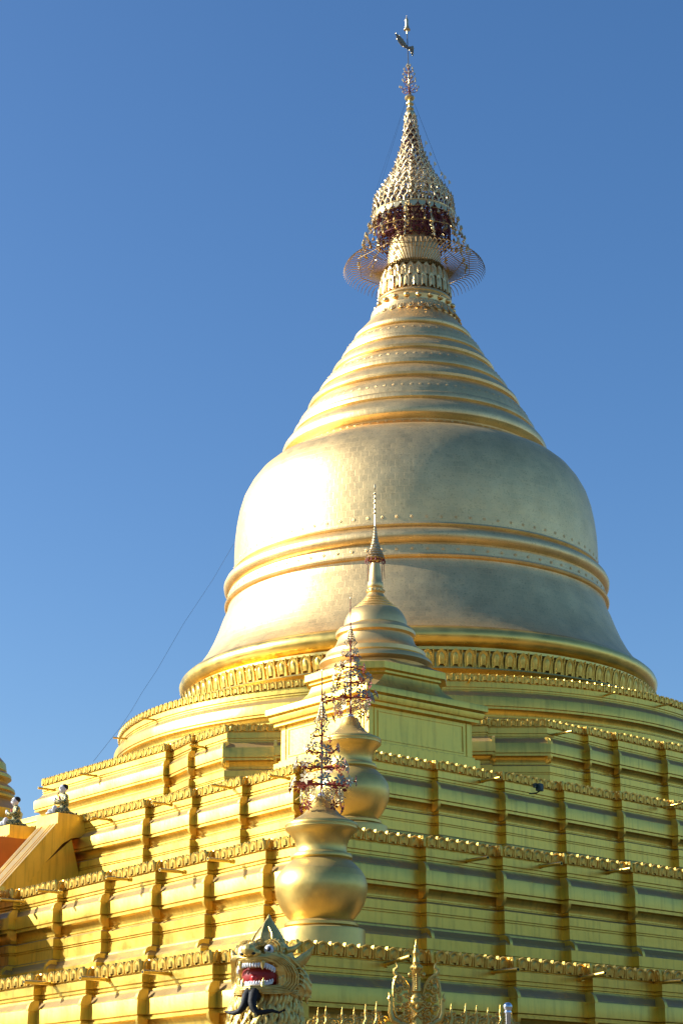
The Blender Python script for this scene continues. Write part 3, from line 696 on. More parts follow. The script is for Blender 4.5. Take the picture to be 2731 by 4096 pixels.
for i in range(14):
    a = 2 * pi * i / 14; mb.tube([(.27 * cos(a), .27 * sin(a), 8.16), (.31 * cos(a), .31 * sin(a), 8.02)], [.014, .02], 5)
    if i % 4 == 0: mb.tube([(.27 * cos(a), .27 * sin(a), 8.0), (.29 * cos(a), .29 * sin(a), 7.5)], .012, 4)
mb.tube([(.2 * cos(2 * pi * i / 20), .2 * sin(2 * pi * i / 20), 8.1) for i in range(20)], .02, 4, closed=True)
mb.build('hanging_fringe', RED, st)

# ------------------------------------------------------------------ vases with flower umbrellas
VP = [(.05, 3.16), (.17, 3.15), (.19, 3.12), (.22, 3.04), (.28, 2.93), (.38, 2.82), (.52, 2.73), (.66, 2.67), (.695, 2.65), (.71, 2.62), (.71, 2.58), (.70, 2.575), (.70, 2.545), (.71, 2.54), (.70, 2.51), (.62, 2.44), (.54, 2.34), (.50, 2.22), (.495, 2.10),
      (.51, 2.07), (.58, 2.05), (.605, 2.01), (.60, 1.97), (.56, 1.94), (.61, 1.90), (.70, 1.82), (.79, 1.72), (.86, 1.60), (.895, 1.46), (.895, 1.36), (.87, 1.22), (.82, 1.08), (.74, .94), (.66, .84), (.61, .79), (.60, .77),
      (.66, .76), (.71, .72), (.71, .67), (.67, .64), (.80, .62), (.84, .60), (.85, .56), (.85, -.3)]
def flower(mb, c, nrm, r):
    nrm = Vector(nrm).normalized(); a = nrm.orthogonal().normalized(); b = nrm.cross(a)
    for k in range(6):
        an = 2 * pi * k / 6; d = a * cos(an) + b * sin(an); e = nrm.cross(d)
        for off, mi in ((0, 0), (-.008, 1)):
            p = [c + d * r * .15 + nrm * off, c + d * r * .6 + e * r * .24 + nrm * (r * .18 + off), c + d * r + nrm * (r * .05 + off), c + d * r * .6 - e * r * .24 + nrm * (r * .18 + off)]
            mb.add(p, [(0, 1, 2, 3)], mi)
    mb.ell(c + nrm * r * .08, (r * .16,) * 3, n=6, m=4)
def disc(mb, c, nrm, r):
    nrm = Vector(nrm).normalized(); a = Vector((0, 0, 1)); b = nrm.cross(a).normalized(); a = b.cross(nrm)
    for rr in (r, r * .62, r * .3): mb.tube([c + (a * cos(2 * pi * i / 14) * 1.15 + b * sin(2 * pi * i / 14)) * rr for i in range(14)], r * .09, 5, closed=True)
    for i in range(9):
        q = 2 * pi * i / 9; mb.tube([c + (a * cos(q) + b * sin(q)) * r * .3, c + (a * cos(q + .4) + b * sin(q + .4)) * r], r * .06, 4)
    mb.ell(c, (r * .18,) * 3, n=6, m=4)
def vase(loc, k, offs, label):
    e = empty('vase', loc, .2, label, 'vase', 'vases with metal flower umbrellas on the terrace corners')
    mb = MB(); mb.lathe(VP, n=72, cap=False)
    mb.lathe([(.713, 2.606), (.718, 2.60), (.713, 2.594)], n=72, cap=False)
    mb.build('body', GOLDV, e, ang=42)
    f = empty('flower_umbrella', (0, 0, 3.14)); f.parent = e
    mb = MB(); top = offs[-1]
    mb.tube([(0, 0, -.05), (0, 0, top * .7), (0, 0, top)], [.03, .02, .008], 6, mi=1)
    tiers = [(offs[0], .66 * k, 13, .14), (offs[1], .50 * k, 11, .13), (offs[2], .34 * k, 8, .115), (offs[3], .21 * k, 7, .095)]
    for (z, R, n, fr) in tiers:
        for i in range(n):
            if random.random() < .06: continue
            a = 2 * pi * (i + random.uniform(-.3, .3)) / n + z; o = Vector((cos(a), sin(a), 0)); c = o * R * random.uniform(.8, 1.1) + Vector((0, 0, z + random.uniform(-.08, .08)))
            mb.tube([Vector((0, 0, z - .02)), o * R * .6 + Vector((0, 0, z - .03)), c], .012, 4, mi=1)
            flower(mb, c, o + Vector((random.uniform(-.4, .4), random.uniform(-.4, .4), random.uniform(-.2, .5))), fr * random.uniform(.85, 1.15))
            if random.random() < .5:
                c2 = o * R * .6 + Vector((-o.y, o.x, 0)) * random.uniform(-.12, .12) + Vector((0, 0, z + random.uniform(.02, .14))); flower(mb, c2, o + Vector((0, 0, .5)), fr * .8)
    mb.build('flower_tiers', [FLOW, RED], f)
    mb = MB()
    for i in range(7):
        a = 2 * pi * i / 7 + .35; o = Vector((cos(a), sin(a), 0)); disc(mb, o * .40 * k + Vector((0, 0, offs[0] - .26)), o, .125)
        mb.tube([o * .2 + Vector((0, 0, offs[0] - .1)), o * .52 + Vector((0, 0, offs[0] - .34))], .01, 4)
    mb.build('filigree_discs', BRASS, f)
    mb = MB()
    for i in range(5):
        a = 2 * pi * i / 5 + .1; o = Vector((cos(a), sin(a), 0)); flower(mb, o * .42 * k + Vector((0, 0, offs[0] - .50)), o - Vector((0, 0, .3)), .11)
        mb.tube([o * .3 + Vector((0, 0, offs[0] - .1)), o * .42 * k + Vector((0, 0, offs[0] - .5))], .012, 4)
    mb.build('drooping_blossoms', [RED, RED], f)
    mb = MB(); c0 = offs[4]
    for j in range(6):
        R = .11 - .017 * j; z = c0 + j * .06
        mb.tube([(R * cos(2 * pi * i / 12), R * sin(2 * pi * i / 12), z) for i in range(12)], .013, 4, closed=True)
        for i in range(7): a = 2 * pi * i / 7; mb.tube([(R * cos(a), R * sin(a), z - .03), (R * .9 * cos(a), R * .9 * sin(a), z + .04)], [.012, .007], 4)
    for i in range(6): a = 2 * pi * i / 6; mb.tube([(.1 * cos(a), .1 * sin(a), c0), (.15 * cos(a), .15 * sin(a), c0 - .06), (.07 * cos(a), .07 * sin(a), c0 - .16)], [.014, .02, .01], 5)
    mb.ell((0, 0, top - .02), (.016, .016, .03), n=6, m=4); mb.ell((0, 0, top - .25), (.014,) * 3, n=6, m=4)
    mb.build('crown', SILV, f)
    mb = MB(); mb.ell((0, 0, .06), (.085, .085, .075), n=8, m=5); mb.build('silver_knob', STEEL, f)
vase((-.39, 37.3, EYE + 3.4), 1.0, (.31, .65, .94, 1.28, 1.6, 2.6), 'nearer golden vase crowned by metal flowers, its round belly beside the lion head')
vase((.214, 43.8, EYE + 6.42), .97, (.53, .89, 1.26, 1.53, 1.9, 2.95), 'farther golden vase crowned by red backed flowers, just below the small stupa')

# ------------------------------------------------------------------ staircase on the left face
ps = -12.0
stw = PW(-26, ps + 2.6, 0)
stair = empty('staircase', (stw.x, stw.y, EYE + 3.3), ANG, 'yellow staircase with pink steps climbing the sunny left side', 'staircase')
S0 = lambda q, p, z: (q + 26, p - (ps + 2.6), z - 3.3)
slope = (9.62 - 7.46) / (-25.84 + 27.76)
def balustrade(pa, pb):
    mb = MB(); ql = -31.0; zl = 9.62 + (ql + 25.84) * slope
    out = [(-23.5, 9.98), (-25.84, 9.97), (-25.84, 9.62), (ql, zl), (ql, 6.3 - 3), (-26.9, 6.0), (-25.15, 7.7), (-25.10, 8.7), (-25.62, 9.03 - .1), (-25.0, 9.35), (-23.5, 9.5)]
    # main slab side outline: top, slope, underside parallel to slope
    t = 1.0
    out = [(-23.5, 9.98), (-25.84, 9.97), (-25.84, 9.62), (ql, zl), (ql, zl - 1.25), (-26.78, 7.72), (-25.62, 9.03), (-25.3, 9.22), (-24.9, 9.30), (-23.5, 9.30)]
    n = len(out); V = [S0(q, pa, z) for q, z in out] + [S0(q, pb, z) for q, z in out]
    mb.add(V, [tuple(range(n - 1, -1, -1)), tuple(range(n, 2 * n))] + [(i, (i + 1) % n, (i + 1) % n + n, i + n) for i in range(n)])
    # ribs along the sloping top
    wd = pb - pa
    for f0, f1, hh in ((.0, .10, .05), (.16, .24, .05), (.30, .62, .05), (.70, .78, .05), (.84, .92, .03)):
        a0, a1 = pa + wd * f0, pa + wd * f1
        pr = [(-25.86, 9.60 + hh), (ql, zl + hh), (ql, zl - .02), (-25.86, 9.58)]
        V = [S0(q, a0, z) for q, z in pr] + [S0(q, a1, z) for q, z in pr]
        mb.add(V, [(3, 2, 1, 0), (4, 5, 6, 7)] + [(i, (i + 1) % 4, (i + 1) % 4 + 4, i + 4) for i in range(4)])
    # supporting wall set back under the slab
    o2 = [(-25.25, 9.2), (-26.9, 7.7), (-31.0, 3.2), (-31.0, 3.0), (-25.0, 3.0), (-25.1, 7.0), (-24.85, 7.9), (-25.0, 8.4)]
    n = len(o2); V = [S0(q, pa + .10, z) for q, z in o2] + [S0(q, pb - .10, z) for q, z in o2]
    mb.add(V, [tuple(range(n - 1, -1, -1)), tuple(range(n, 2 * n))] + [(i, (i + 1) % n, (i + 1) % n + n, i + n) for i in range(n)])
    bm = mb.build('balustrade', GOLD, stair, ang=25)
    return bm
balustrade(ps, ps + 1.28)
balustrade(ps + 2.95, ps + 4.2)
mb = MB()
for i in range(22):
    q = -24.6 - i * .28; z = 9.75 - (i + 1) * .28 * slope * 1.0 + .12
    mb.box(S0(q, (ps + 1.28 + ps + 2.95) / 2, z - .6), (.30, 1.66, 1.3))
mb.build('steps', PINK, stair, smooth=False)
mb = MB(); mb.box(S0(-23.9, ps + 2.1, 9.3), (1.2, 1.66, 1.3)); mb.box(S0(-25.2, ps + 2.945, 8.9), (3.2, .012, 1.3)); mb.build('landing', ORANGE, stair, smooth=False)
mb = MB(); mb.tube([S0(-24.3, ps + 1.4, 10.0), S0(-24.3, ps + 1.4, 10.28), S0(-24.3, ps + 2.8, 10.28), S0(-24.3, ps + 2.8, 10.0)], .03, 6); mb.build('gate_bar', BLACK, stair)
# lower flight landing block on the second terrace (just out of the picture, it throws the shade at the lower left)
low = MB(); low.box(S0(-33.2, -17.3, 4.9), (3.4, 2.6, 3.1)); low.box(S0(-33.2, -17.3, 6.5), (3.6, 2.8, .12)); low.build('lower_landing', GOLD, stair, smooth=False)

def kneeler(loc, rz, label):
    e = empty('kneeling_statue', loc, rz, label, 'statue', 'kneeling painted statues on the stair walls')
    # faces local -y ; height about .98
    b = MB(); b.ell((0, .02, .16), (.20, .24, .15)); b.ell((0, .05, .42), (.17, .15, .27)); b.ell((0, .04, .60), (.20, .13, .13)); b.ell((-.10, -.12, .13), (.10, .22, .12)); b.ell((.10, -.12, .13), (.10, .22, .12)); b.ell((0, .28, .08), (.2, .14, .08))
    for s_ in (-1, 1): b.tube([(s_ * .16, .03, .62), (s_ * .22, -.02, .44), (s_ * .13, -.20, .42), (s_ * .03, -.26, .50)], [.075, .07, .055, .045], 8)
    b.ell((0, .02, .72), (.06, .06, .08))
    r = remesh(b, .022, 2); r.build('body', ROBE, e)
    b = MB(); b.ell((0, -.02, .86), (.115, .13, .15)); b.ell((0, -.13, .83), (.02, .03, .035)); b.ell((-.1, .0, .84), (.02, .03, .045)); b.ell((.1, .0, .84), (.02, .03, .045)); b.ell((0, .0, .74), (.055, .055, .07))
    r = remesh(b, .012, 2); h = r.build('head', SKIN, e)
    b = MB(); b.ell((0, .035, .925), (.12, .13, .105)); b.build('hair', BLACK, e)
    for s_ in (-1, 1):
        b = MB(); b.ell((s_ * .05, -.142, .875), (.026, .014, .014)); b.build('eye', BLACK, h)
        b = MB(); b.tube([(s_ * .018, -.152, .91), (s_ * .052, -.145, .922), (s_ * .09, -.12, .905)], .009, 5); b.build('brow', BLACK, h)
    b = MB(); b.tube([(-.035, -.145, .79), (0, -.152, .785), (.035, -.145, .79)], .010, 5); b.build('mouth', ROBER, h)
    b = MB(); b.tube([(-.15, .0, .66), (-.08, -.10, .60), (.02, -.13, .50), (.12, -.10, .42)], [.03, .035, .035, .03], 6); b.build('sash', ROBER, e)
    b = MB(); b.ell((-.03, -.34, .12), (.07, .16, .10)); b.ell((.08, -.30, .18), (.06, .10, .14)); b.ell((0, -.27, .50), (.05, .05, .08)); b.ell((.0, -.46, .05), (.13, .10, .05)); b.build('white_skirt_folds', WHITE, e)
k1 = PW(-25.35, ps + .55, 9.97); kneeler(tuple(k1), radians(-58), 'kneeling figure with green robe and red sash on the nearer stair wall')
k2 = PW(-25.35, ps + 3.5, 9.97); kneeler(tuple(k2), radians(-70), 'kneeling figure in gold chequered robe on the farther stair wall, sky behind it')

# ------------------------------------------------------------------ golden spire at the left edge
sx = -19.6; e = empty('golden_spire', (sx, 100, 0), 0, 'ribbed golden spire half cut off at the left edge of the picture', 'spire')
pts = [(.03, 17), (.10, 15.6), (1.0 - .0, 0)]
pr = [(.02, 15.6), (.35, 14.9), (.9, 14.0), (1.28, 13.58), (1.33, 13.3), (1.30, 13.25), (1.4, 13.2), (1.5, 13.12), (1.52, 13.0), (1.42, 12.92), (1.36, 12.86), (1.40, 12.8), (1.44, 12.78), (1.55, 12.7), (1.66, 12.6), (1.68, 12.50), (1.60, 12.46), (1.66, 12.4), (1.70, 12.32), (1.68, 12.24), (1.58, 12.18), (1.66, 12.1), (1.86, 11.9), (2.0, 11.75), (1.95, 11.5), (1.9, 11.4), (1.95, 11.2), (2.1, 11.1), (2.1, 10.6), (2.3, 10.4), (2.4, 9.5), (2.8, 9), (3.2, 7), (4, 5), (4, -1.6)]
mb = MB(); mb.lathe([(a * 1.4286, max(0, b * 1.4286 + EYE)) for a, b in pr], n=64, cap=False); mb.build('ringed_cone', GOLD, e, ang=30)

# ------------------------------------------------------------------ guardian lion
def lionhead():
    YL = 26.0; k = .00341
    e = empty('lion_statue', (-1.01, YL, 0), 0, 'golden guardian lion statue with open red mouth, bulging eyes and black beard', 'statue')
    Z0 = EYE + 2.31
    H = empty('head', (0, 0, Z0)); H.parent = e; H.rotation_euler = (radians(-4), 0, radians(-24)); H.scale = (.94, 1.0, .93)
    b = MB()
    b.ell((0, .12, .08), (.36, .36, .36)); b.ell((0, .15, -.15), (.36, .34, .30))
    b.ell((0, -.20, .05), (.27, .24, .12)); b.ell((0, -.33, .02), (.22, .14, .09))
    for s in (-1, 1):
        b.ell((s * .30, -.02, -.02), (.14, .22, .2)); b.ell((s * .31, .04, -.2), (.12, .22, .22)); b.ell((s * .20, -.22, .16), (.10, .1, .10))
        b.ell((s * .13, -.12, .27), (.14, .14, .09)); b.ell((s * .095, -.46, .115), (.07, .08, .055)); b.ell((s * .22, -.12, .12), (.14, .16, .10))
    b.tube([(0, -.15, .30), (0, -.32, .24), (0, -.46, .17)], [.09, .075, .08], 10); b.ell((0, -.515, .155), (.105, .10, .09)); b.ell((0, -.47, .10), (.05, .05, .04))
    b.ell((0, -.14, -.36), (.24, .24, .075)); b.ell((0, -.28, -.35), (.19, .12, .06)); b.tube([(-.26, .0, -.30), (-.22, -.2, -.36), (0, -.38, -.37), (.22, -.2, -.36), (.26, .0, -.30)], .06, 10)
    # carved folds: lips and cheeks
    def fold(P, r, both=True, n=8):
        for s in ((-1, 1) if both else (1,)): b.tube([(s * x, y, z) for x, y, z in P], r, n)
    fold([(0, -.47, .03), (.10, -.46, .04), (.2, -.38, .045), (.28, -.28, .02), (.34, -.18, -.05), (.37, -.11, -.14), (.36, -.09, -.23), (.31, -.13, -.30), (.22, -.24, -.33), (.1, -.36, -.34), (0, -.39, -.34)], [.030] * 11)
    fold([(0, -.46, .075), (.12, -.44, .085), (.23, -.36, .09), (.32, -.25, .06), (.385, -.14, -.03), (.42, -.06, -.14), (.41, -.04, -.25), (.35, -.09, -.34), (.25, -.2, -.38), (.1, -.34, -.395), (0, -.37, -.395)], [.026] * 11)
    fold([(.18, -.36, .14), (.28, -.27, .13), (.37, -.16, .07), (.44, -.04, -.03), (.47, .03, -.15), (.45, .05, -.28), (.38, 0, -.38), (.28, -.1, -.42)], [.02, .026, .028, .028, .028, .028, .026, .012])
    fold([(.33, -.18, .15), (.42, -.06, .10), (.49, .07, .0), (.51, .13, -.14), (.48, .14, -.3), (.42, .08, -.42)], [.012, .024, .026, .028, .026, .012])
    # eyelids and brows
    for s in (-1, 1):
        for R, r, yo in ((.078, .020, 0), (.11, .020, .03), (.145, .018, .07)):
            b.tube([(s * .205 + R * cos(t) * .95, -.285 + yo + abs(cos(t)) * .03, .19 + R * sin(t) * .98) for t in [pi * (-.05 + 1.1 * i / 9) for i in range(10)]], r, 6)
        b.tube([(s * (.205 + .095 * cos(t)), -.285 + .02, .17 + .10 * sin(t)) for t in [pi * (1.0 + 1.0 * i / 6) for i in range(7)]], .014, 6)
        for i in range(8):
            t = pi * (.1 + .8 * i / 7); b.ell((s * .205 + .165 * cos(t), -.20 + .03, .18 + .165 * sin(t)), (.026, .03, .03), n=8, m=6)
        b.tube([(s * .36, -.1, .20), (s * .44, -.02, .24), (s * .50, .06, .32), (s * .47, .1, .36)], [.05, .045, .03, .008], 8)
        b.tube([(s * .03, -.33, .27), (s * .08, -.3, .31), (s * .12, -.27, .29), (s * .10, -.31, .24)], .018, 6)
    hd = remesh(b, .0125, 1)
    def crisp(P, r, n=6):
        for s in (-1, 1): hd.tube([(s * x, y, z) for x, y, z in P], r, n)
    lip = [(0, -.47, .03), (.10, -.46, .04), (.2, -.38, .045), (.28, -.28, .02), (.34, -.18, -.05), (.37, -.11, -.14), (.36, -.09, -.23), (.31, -.13, -.30), (.22, -.24, -.33), (.1, -.36, -.34), (0, -.39, -.34)]
    for j in range(6):
        f = 1 + j * .075; g_ = j * .022
        P = [(x * f + .02 * (j > 0), y - .032 + g_ * (1.2 if 3 < i_ < 8 else .35), (z + .14) * (1 + j * (.05 if z > -.14 else .10)) - .14 + .012) for i_, (x, y, z) in enumerate(lip)]
        crisp(P[1:-1] if j > 2 else P, [.006] + [.011] * (len(P[1:-1] if j > 2 else P) - 2) + [.005])
    for j in range(5):
        z = .02 - j * .075
        crisp([(.44 + .01 * j, .0, z), (.49 + .01 * j, .04, z + .03), (.53, .10, z + .01), (.55, .15, z - .04)], [.008, .016, .016, .005])
        crisp([(.40, -.05 + .02 * j, -.36 - .01 * j), (.45, .0 + .02 * j, -.34 - .02 * j), (.50, .08, -.34 - .03 * j)], [.006, .014, .005])
    for s in (-1, 1):
        for R_, yo in ((.086, -.015), (.118, .015), (.152, .055)):
            hd.tube([(s * .205 + R_ * cos(t) * .95, -.30 + yo + abs(cos(t)) * .03, .19 + R_ * sin(t)) for t in [pi * (-.05 + 1.1 * i / 9) for i in range(10)]], .010, 5)
        hd.tube([(s * .02, -.36, .30), (s * .07, -.34, .33), (s * .12, -.31, .31), (s * .10, -.34, .25), (s * .05, -.38, .26)], .011, 5)
    head = hd.build('skull', LIONG, H, ang=60)
    # crest: two part pointed crown
    b = MB()
    rr = [(.28, .24, .20), (.26, .21, .32), (.21, .16, .44), (.145, .11, .545), (.08, .06, .63), (.035, .03, .70), (.005, .005, .76)]
    vs = []
    for (a, d, z) in rr:
        for j in range(16):
            t = 2 * pi * j / 16; rx = a * (abs(cos(t)) ** .8) * (1 if cos(t) > 0 else -1); ry = d * (abs(sin(t)) ** .8) * (1 if sin(t) > 0 else -1)
            if j == 12: ry -= .05 * (1 if z < .7 else 0)
            vs.append((rx, ry + .04, z))
    fs = [(i * 16 + j, i * 16 + (j + 1) % 16, (i + 1) * 16 + (j + 1) % 16, (i + 1) * 16 + j) for i in range(6) for j in range(16)]
    b.add(vs, fs)
    for s in (-1, 1):
        b.tube([(s * .275, .0, .24), (s * .24, .0, .37), (s * .16, .0, .50), (s * .07, .0, .61)], [.022, .02, .016, .008], 6)
        b.tube([(s * .10, -.15, .30), (s * .16, -.13, .36), (s * .13, -.10, .46), (s * .06, -.07, .56)], [.010, .012, .010, .005], 5)
    for i in range(6): b.ell((.22 - .036 * i, .10, .37 + .05 * i), (.028, .03, .045), n=6, m=5)
    b.build('crest', LIONG, H, ang=30)
    for s in (-1, 1):
        b = MB(); b.tube([(s * .40, .10, .02), (s * .50, .12, .09), (s * .58, .15, .18), (s * .66, .19, .31)], [.09, .085, .055, .006], 10, flat=1.0); m_ = b.build('ear', LIONG, H)
        b = MB(); b.tube([(s * .45, .03, .06), (s * .53, .07, .13), (s * .60, .12, .22)], [.03, .03, .01], 6); b.build('ear_fold', LIONG, m_)
        b = MB(); b.ell((s * .205, -.300, .185), (.070, .066, .074), n=20, m=14); ey = b.build('eyeball', WHITE, H)
        M = Matrix.Rotation(0, 3, 'Z'); b = MB(); b.ell((s * .205 + .022, -.356, .185), (.030, .016, .032), n=16, m=8); b.build('pupil', BLACK, ey)
        b = MB(); b.tube([(s * .205 + .021 + .038 * cos(t), -.352 + .010 * cos(t), .185 + .040 * sin(t)) for t in [2 * pi * i / 16 for i in range(16)]], .004, 4, closed=True); b.build('iris_ring', STEEL, ey)
        b = MB(); b.ell((s * .085, -.535, .098), (.034, .018, .020)); b.build('nostril', BLACK, H)
    b = MB(); b.ell((0, -.10, -.15), (.29, .24, .20)); b.build('mouth_interior', MOUTH, H)
    b = MB(); b.tube([(0, -.08, -.30), (-.01, -.24, -.27), (-.02, -.34, -.25)], [.13, .12, .05], 12, flat=.45, up=(0, 0, 1)); b.ell((-.01, -.26, -.20), (.07, .1, .08)); b.build('tongue', TONG, H)
    def arc(f): # jaw arc, f -1..1
        t = f * 1.12; return (sin(t) * .315, -.14 - cos(t) * .30 + .0)
    b = MB()
    for i in range(19):
        f = -1 + 2 * i / 18; x, y = arc(f); wd = .021 if abs(f) < .5 else .024
        b.ell((x, y, -.035 - abs(f) ** 3 * .06), (.019, .018, .045 if i % 2 else .041), n=8, m=6)
    b.tube([(arc(-1 + 2 * i / 18)[0], arc(-1 + 2 * i / 18)[1] + .005, -.012 - abs(-1 + 2 * i / 18) ** 3 * .06) for i in range(19)], .017, 6); b.build('upper_teeth', WHITE, H)
    b = MB()
    for i in range(17):
        f = -1 + 2 * i / 16; x, y = arc(f * .95); b.ell((x * .86, y + .06, -.285 + abs(f) ** 3 * .05), (.018, .017, .036 if i % 2 else .032), n=8, m=6)
    b.tube([(arc(f)[0] * .84, arc(f)[1] + .06, -.305 + abs(f) ** 3 * .05) for f in [-.95 + 1.9 * i / 16 for i in range(17)]], .02, 6); b.build('lower_teeth', WHITE, H)
    for s in (-1, 1):
        b = MB(); x, y = arc(s * .52); b.tube([(x, y - .015, .01), (x, y - .025, -.05), (x * .97, y - .01, -.105)], [.03, .026, .006], 8); b.build('fang', LIONG, H)
        b = MB(); x, y = arc(s * .55); b.tube([(x * .86, y + .04, -.34), (x * .86, y + .03, -.28), (x * .86, y + .045, -.21)], [.03, .026, .006], 8); b.build('fang', LIONG, H)
        b = MB(); b.tube([(s * .33, -.10, -.10), (s * .345, -.14, -.18), (s * .32, -.13, -.27)], [.04, .035, .02], 8); b.build('mouth_corner', LIONG, H)
    # beard: black, parted, curling outwards (head-independent, hangs on the chest)
    b = MB()
    for s, P in ((-1, [(-.04, -.36, -.40), (-.05, -.42, -.47), (-.055, -.45, -.55), (-.075, -.46, -.62), (-.13, -.46, -.68), (-.21, -.45, -.70), (-.30, -.43, -.69), (-.39, -.41, -.665)]),
                 (1, [(.04, -.36, -.40), (.05, -.42, -.47), (.055, -.45, -.56), (.085, -.46, -.65), (.15, -.45, -.71), (.24, -.40, -.69), (.32, -.36, -.67), (.40, -.30, -.69), (.46, -.25, -.64)])):
        n = len(P); rad = [.07, .066, .06, .052, .042, .033, .025, .017, .005][:n]; rad[-1] = .006
        b.tube(P, rad, 14)
        for j in range(5):
            off = (j - 2) * .4
            b.tube([(x + rad[i] * .75 * sin(off * 1.4), y - rad[i] * .75 * cos(off * 1.4), z) for i, (x, y, z) in enumerate(P)], [max(.004, r_ * .22) for r_ in rad], 5)
    for j in range(7): b.tube([(-.09 + j * .03, -.40 - .03 * (1 - abs(j - 3) / 3), -.39), (-.08 + j * .027, -.45, -.5), (-.07 + j * .023, -.46, -.62)], [.014, .016, .008], 5)
    b.ell((0, -.34, -.46), (.12, .07, .09)); b.build('black_beard', BLACK, H)
    # tusk ribbon on the left jaw
    # mane strands round the back, cheeks and down the neck
    b = MB(); b.ell((0, .24, -.1), (.44, .30, .42))
    for r_i in range(9):
        for s in (-1, 1):
            for lay in range(3):
                a = radians(14 + r_i * 17); R = .47 + lay * .04
                x0 = s * R * sin(a) * .95; z0 = .30 * cos(a) - .12; y0 = .12 + lay * .1
                L = .16
                pts = [(x0 * .8, y0 - .02, z0 * .8 - .03), (x0 * .98, y0 - .05, z0 - .05), (x0 * 1.05, y0, z0 - .13), (x0 * 1.02, y0 + .04, z0 - .2), (x0 * 1.10, y0 + .02, z0 - .25)]
                if z0 < .02 + lay * .05: b.tube(pts, [.03, .038, .034, .024, .006], 6)
    mn = remesh(b, .015, 0); b = mn
    b.build('mane', LIONG, H, ang=60)
    # neck and chest with carved locks
    b = MB(); b.lathe([(.05, .08), (.33, .02), (.40, -.12), (.44, -.3), (.46, -.5), (.50, -.8), (.62, -1.2), (.68, -1.7), (.66, -2.2), (.62, -2.6)], c=(0, .2, -.25), n=40)
    rnd = random.Random(3)
    for row in range(15):
        z = -.34 - row * .125; R = .43 + max(0, (-z - .2)) * .13
        n = 22
        for i in range(n):
            a = -pi * .02 - pi * .96 * (i + (.5 if row % 2 else 0)) / n
            if rnd.random() < .08: continue
            x, y = R * cos(a), R * sin(a); c = rnd.uniform(-.5, .5)
            P = [(x * (1 + .02 * j) + .035 * sin(j * 1.1 + c * 3) * (-sin(a)), .2 + y * (1 + .02 * j), z - .055 * j) for j in range(6)]
            b.tube(P, [.020, .034, .036, .030, .02, .006], 6)
    b.build('chest_locks', LIONG, e, loc=(0, 0, Z0))
    b = MB(); b.ell((0, .9, .95), (.62, .95, .72)); b.ell((-.45, 1.3, .6), (.3, .5, .5)); b.ell((.45, 1.3, .6), (.3, .5, .5)); b.ell((0, .35, 1.4), (.6, .5, .8))
    for s in (-1, 1):
        b.tube([(s * .36, .0, 1.5), (s * .38, -.12, .9), (s * .38, -.15, .45), (s * .38, -.2, .2)], [.22, .19, .16, .18], 10); b.ell((s * .38, -.35, .18), (.2, .28, .14)); b.ell((s * .5, .75, .18), (.2, .35, .14))
    b = remesh(b, .05, 3); b.build('body', LIONG, e, loc=(0, 0, .8))
    b = MB(); b.box((0, .75, .4), (1.9, 2.9, .8)); b.box((0, .75, .84), (2.0, 3.0, .08)); b.build('plinth', GOLD, e, smooth=False)
    return e
lionhead()

# ------------------------------------------------------------------ openwork crest and cresting in front
def spiral(c, r, turns, s=1, a0=0.0, n=16, plane=None):
    return [(c[0] + s * r * (1 - i / (n * 1.15)) * cos(a0 + turns * 2 * pi * i / n), c[1], c[2] + r * (1 - i / (n * 1.15)) * sin(a0 + turns * 2 * pi * i / n)) for i in range(n + 1)]
YC = 28.0; kc = YC / 7627 * 1.0
CZ = EYE
def cz(y): # height of pixel row y at the crest's distance
    a = radians(18.5) + math.atan((2048 - y) / 7627); return YC * math.tan(a) + EYE
gate = empty('gate_crest', (1.07, YC, 0), radians(4), 'carved openwork gold crest with a central spire and two wings above the gate', 'ornament')
zb = cz(4096) - .35
def L_(x, z, y=0): return (x, y, z)
b = MB()
# central spire: lathe-like
P0 = cz(3755); 
def zf(y): return cz(y)
b.lathe([(.003, zf(3755)), (.012, zf(3775)), (.028, zf(3788)), (.022, zf(3792)), (.042, zf(3806)), (.050, zf(3812)), (.040, zf(3820)), (.044, zf(3845)), (.055, zf(3850)), (.05, zf(3856)), (.075, zf(3862)), (.085, zf(3872)), (.07, zf(3884)), (.06, zf(3890)), (.055, zf(3900)), (.06, zf(3940)), (.075, zf(3965)), (.06, zf(3972)), (.09, zf(3985)), (.10, zf(3995)), (.07, zf(4005)), (.08, zf(4060)), (.1, zf(4096)), (.1, zb)], n=14)
for s in (-1, 1):
    b.ell((s * .06, -.03, zf(3872)), (.03, .03, .035), n=8, m=6); b.ell((s * .10, -.03, zf(3900)), (.03, .03, .04), n=8, m=6)
b.ell((0, -.08, zf(3872)), (.035, .03, .035), n=10, m=6)
for i in range(8): b.ell((0, -.065, zf(3900 + i * 8)), (.022, .02, .014), n=6, m=4)
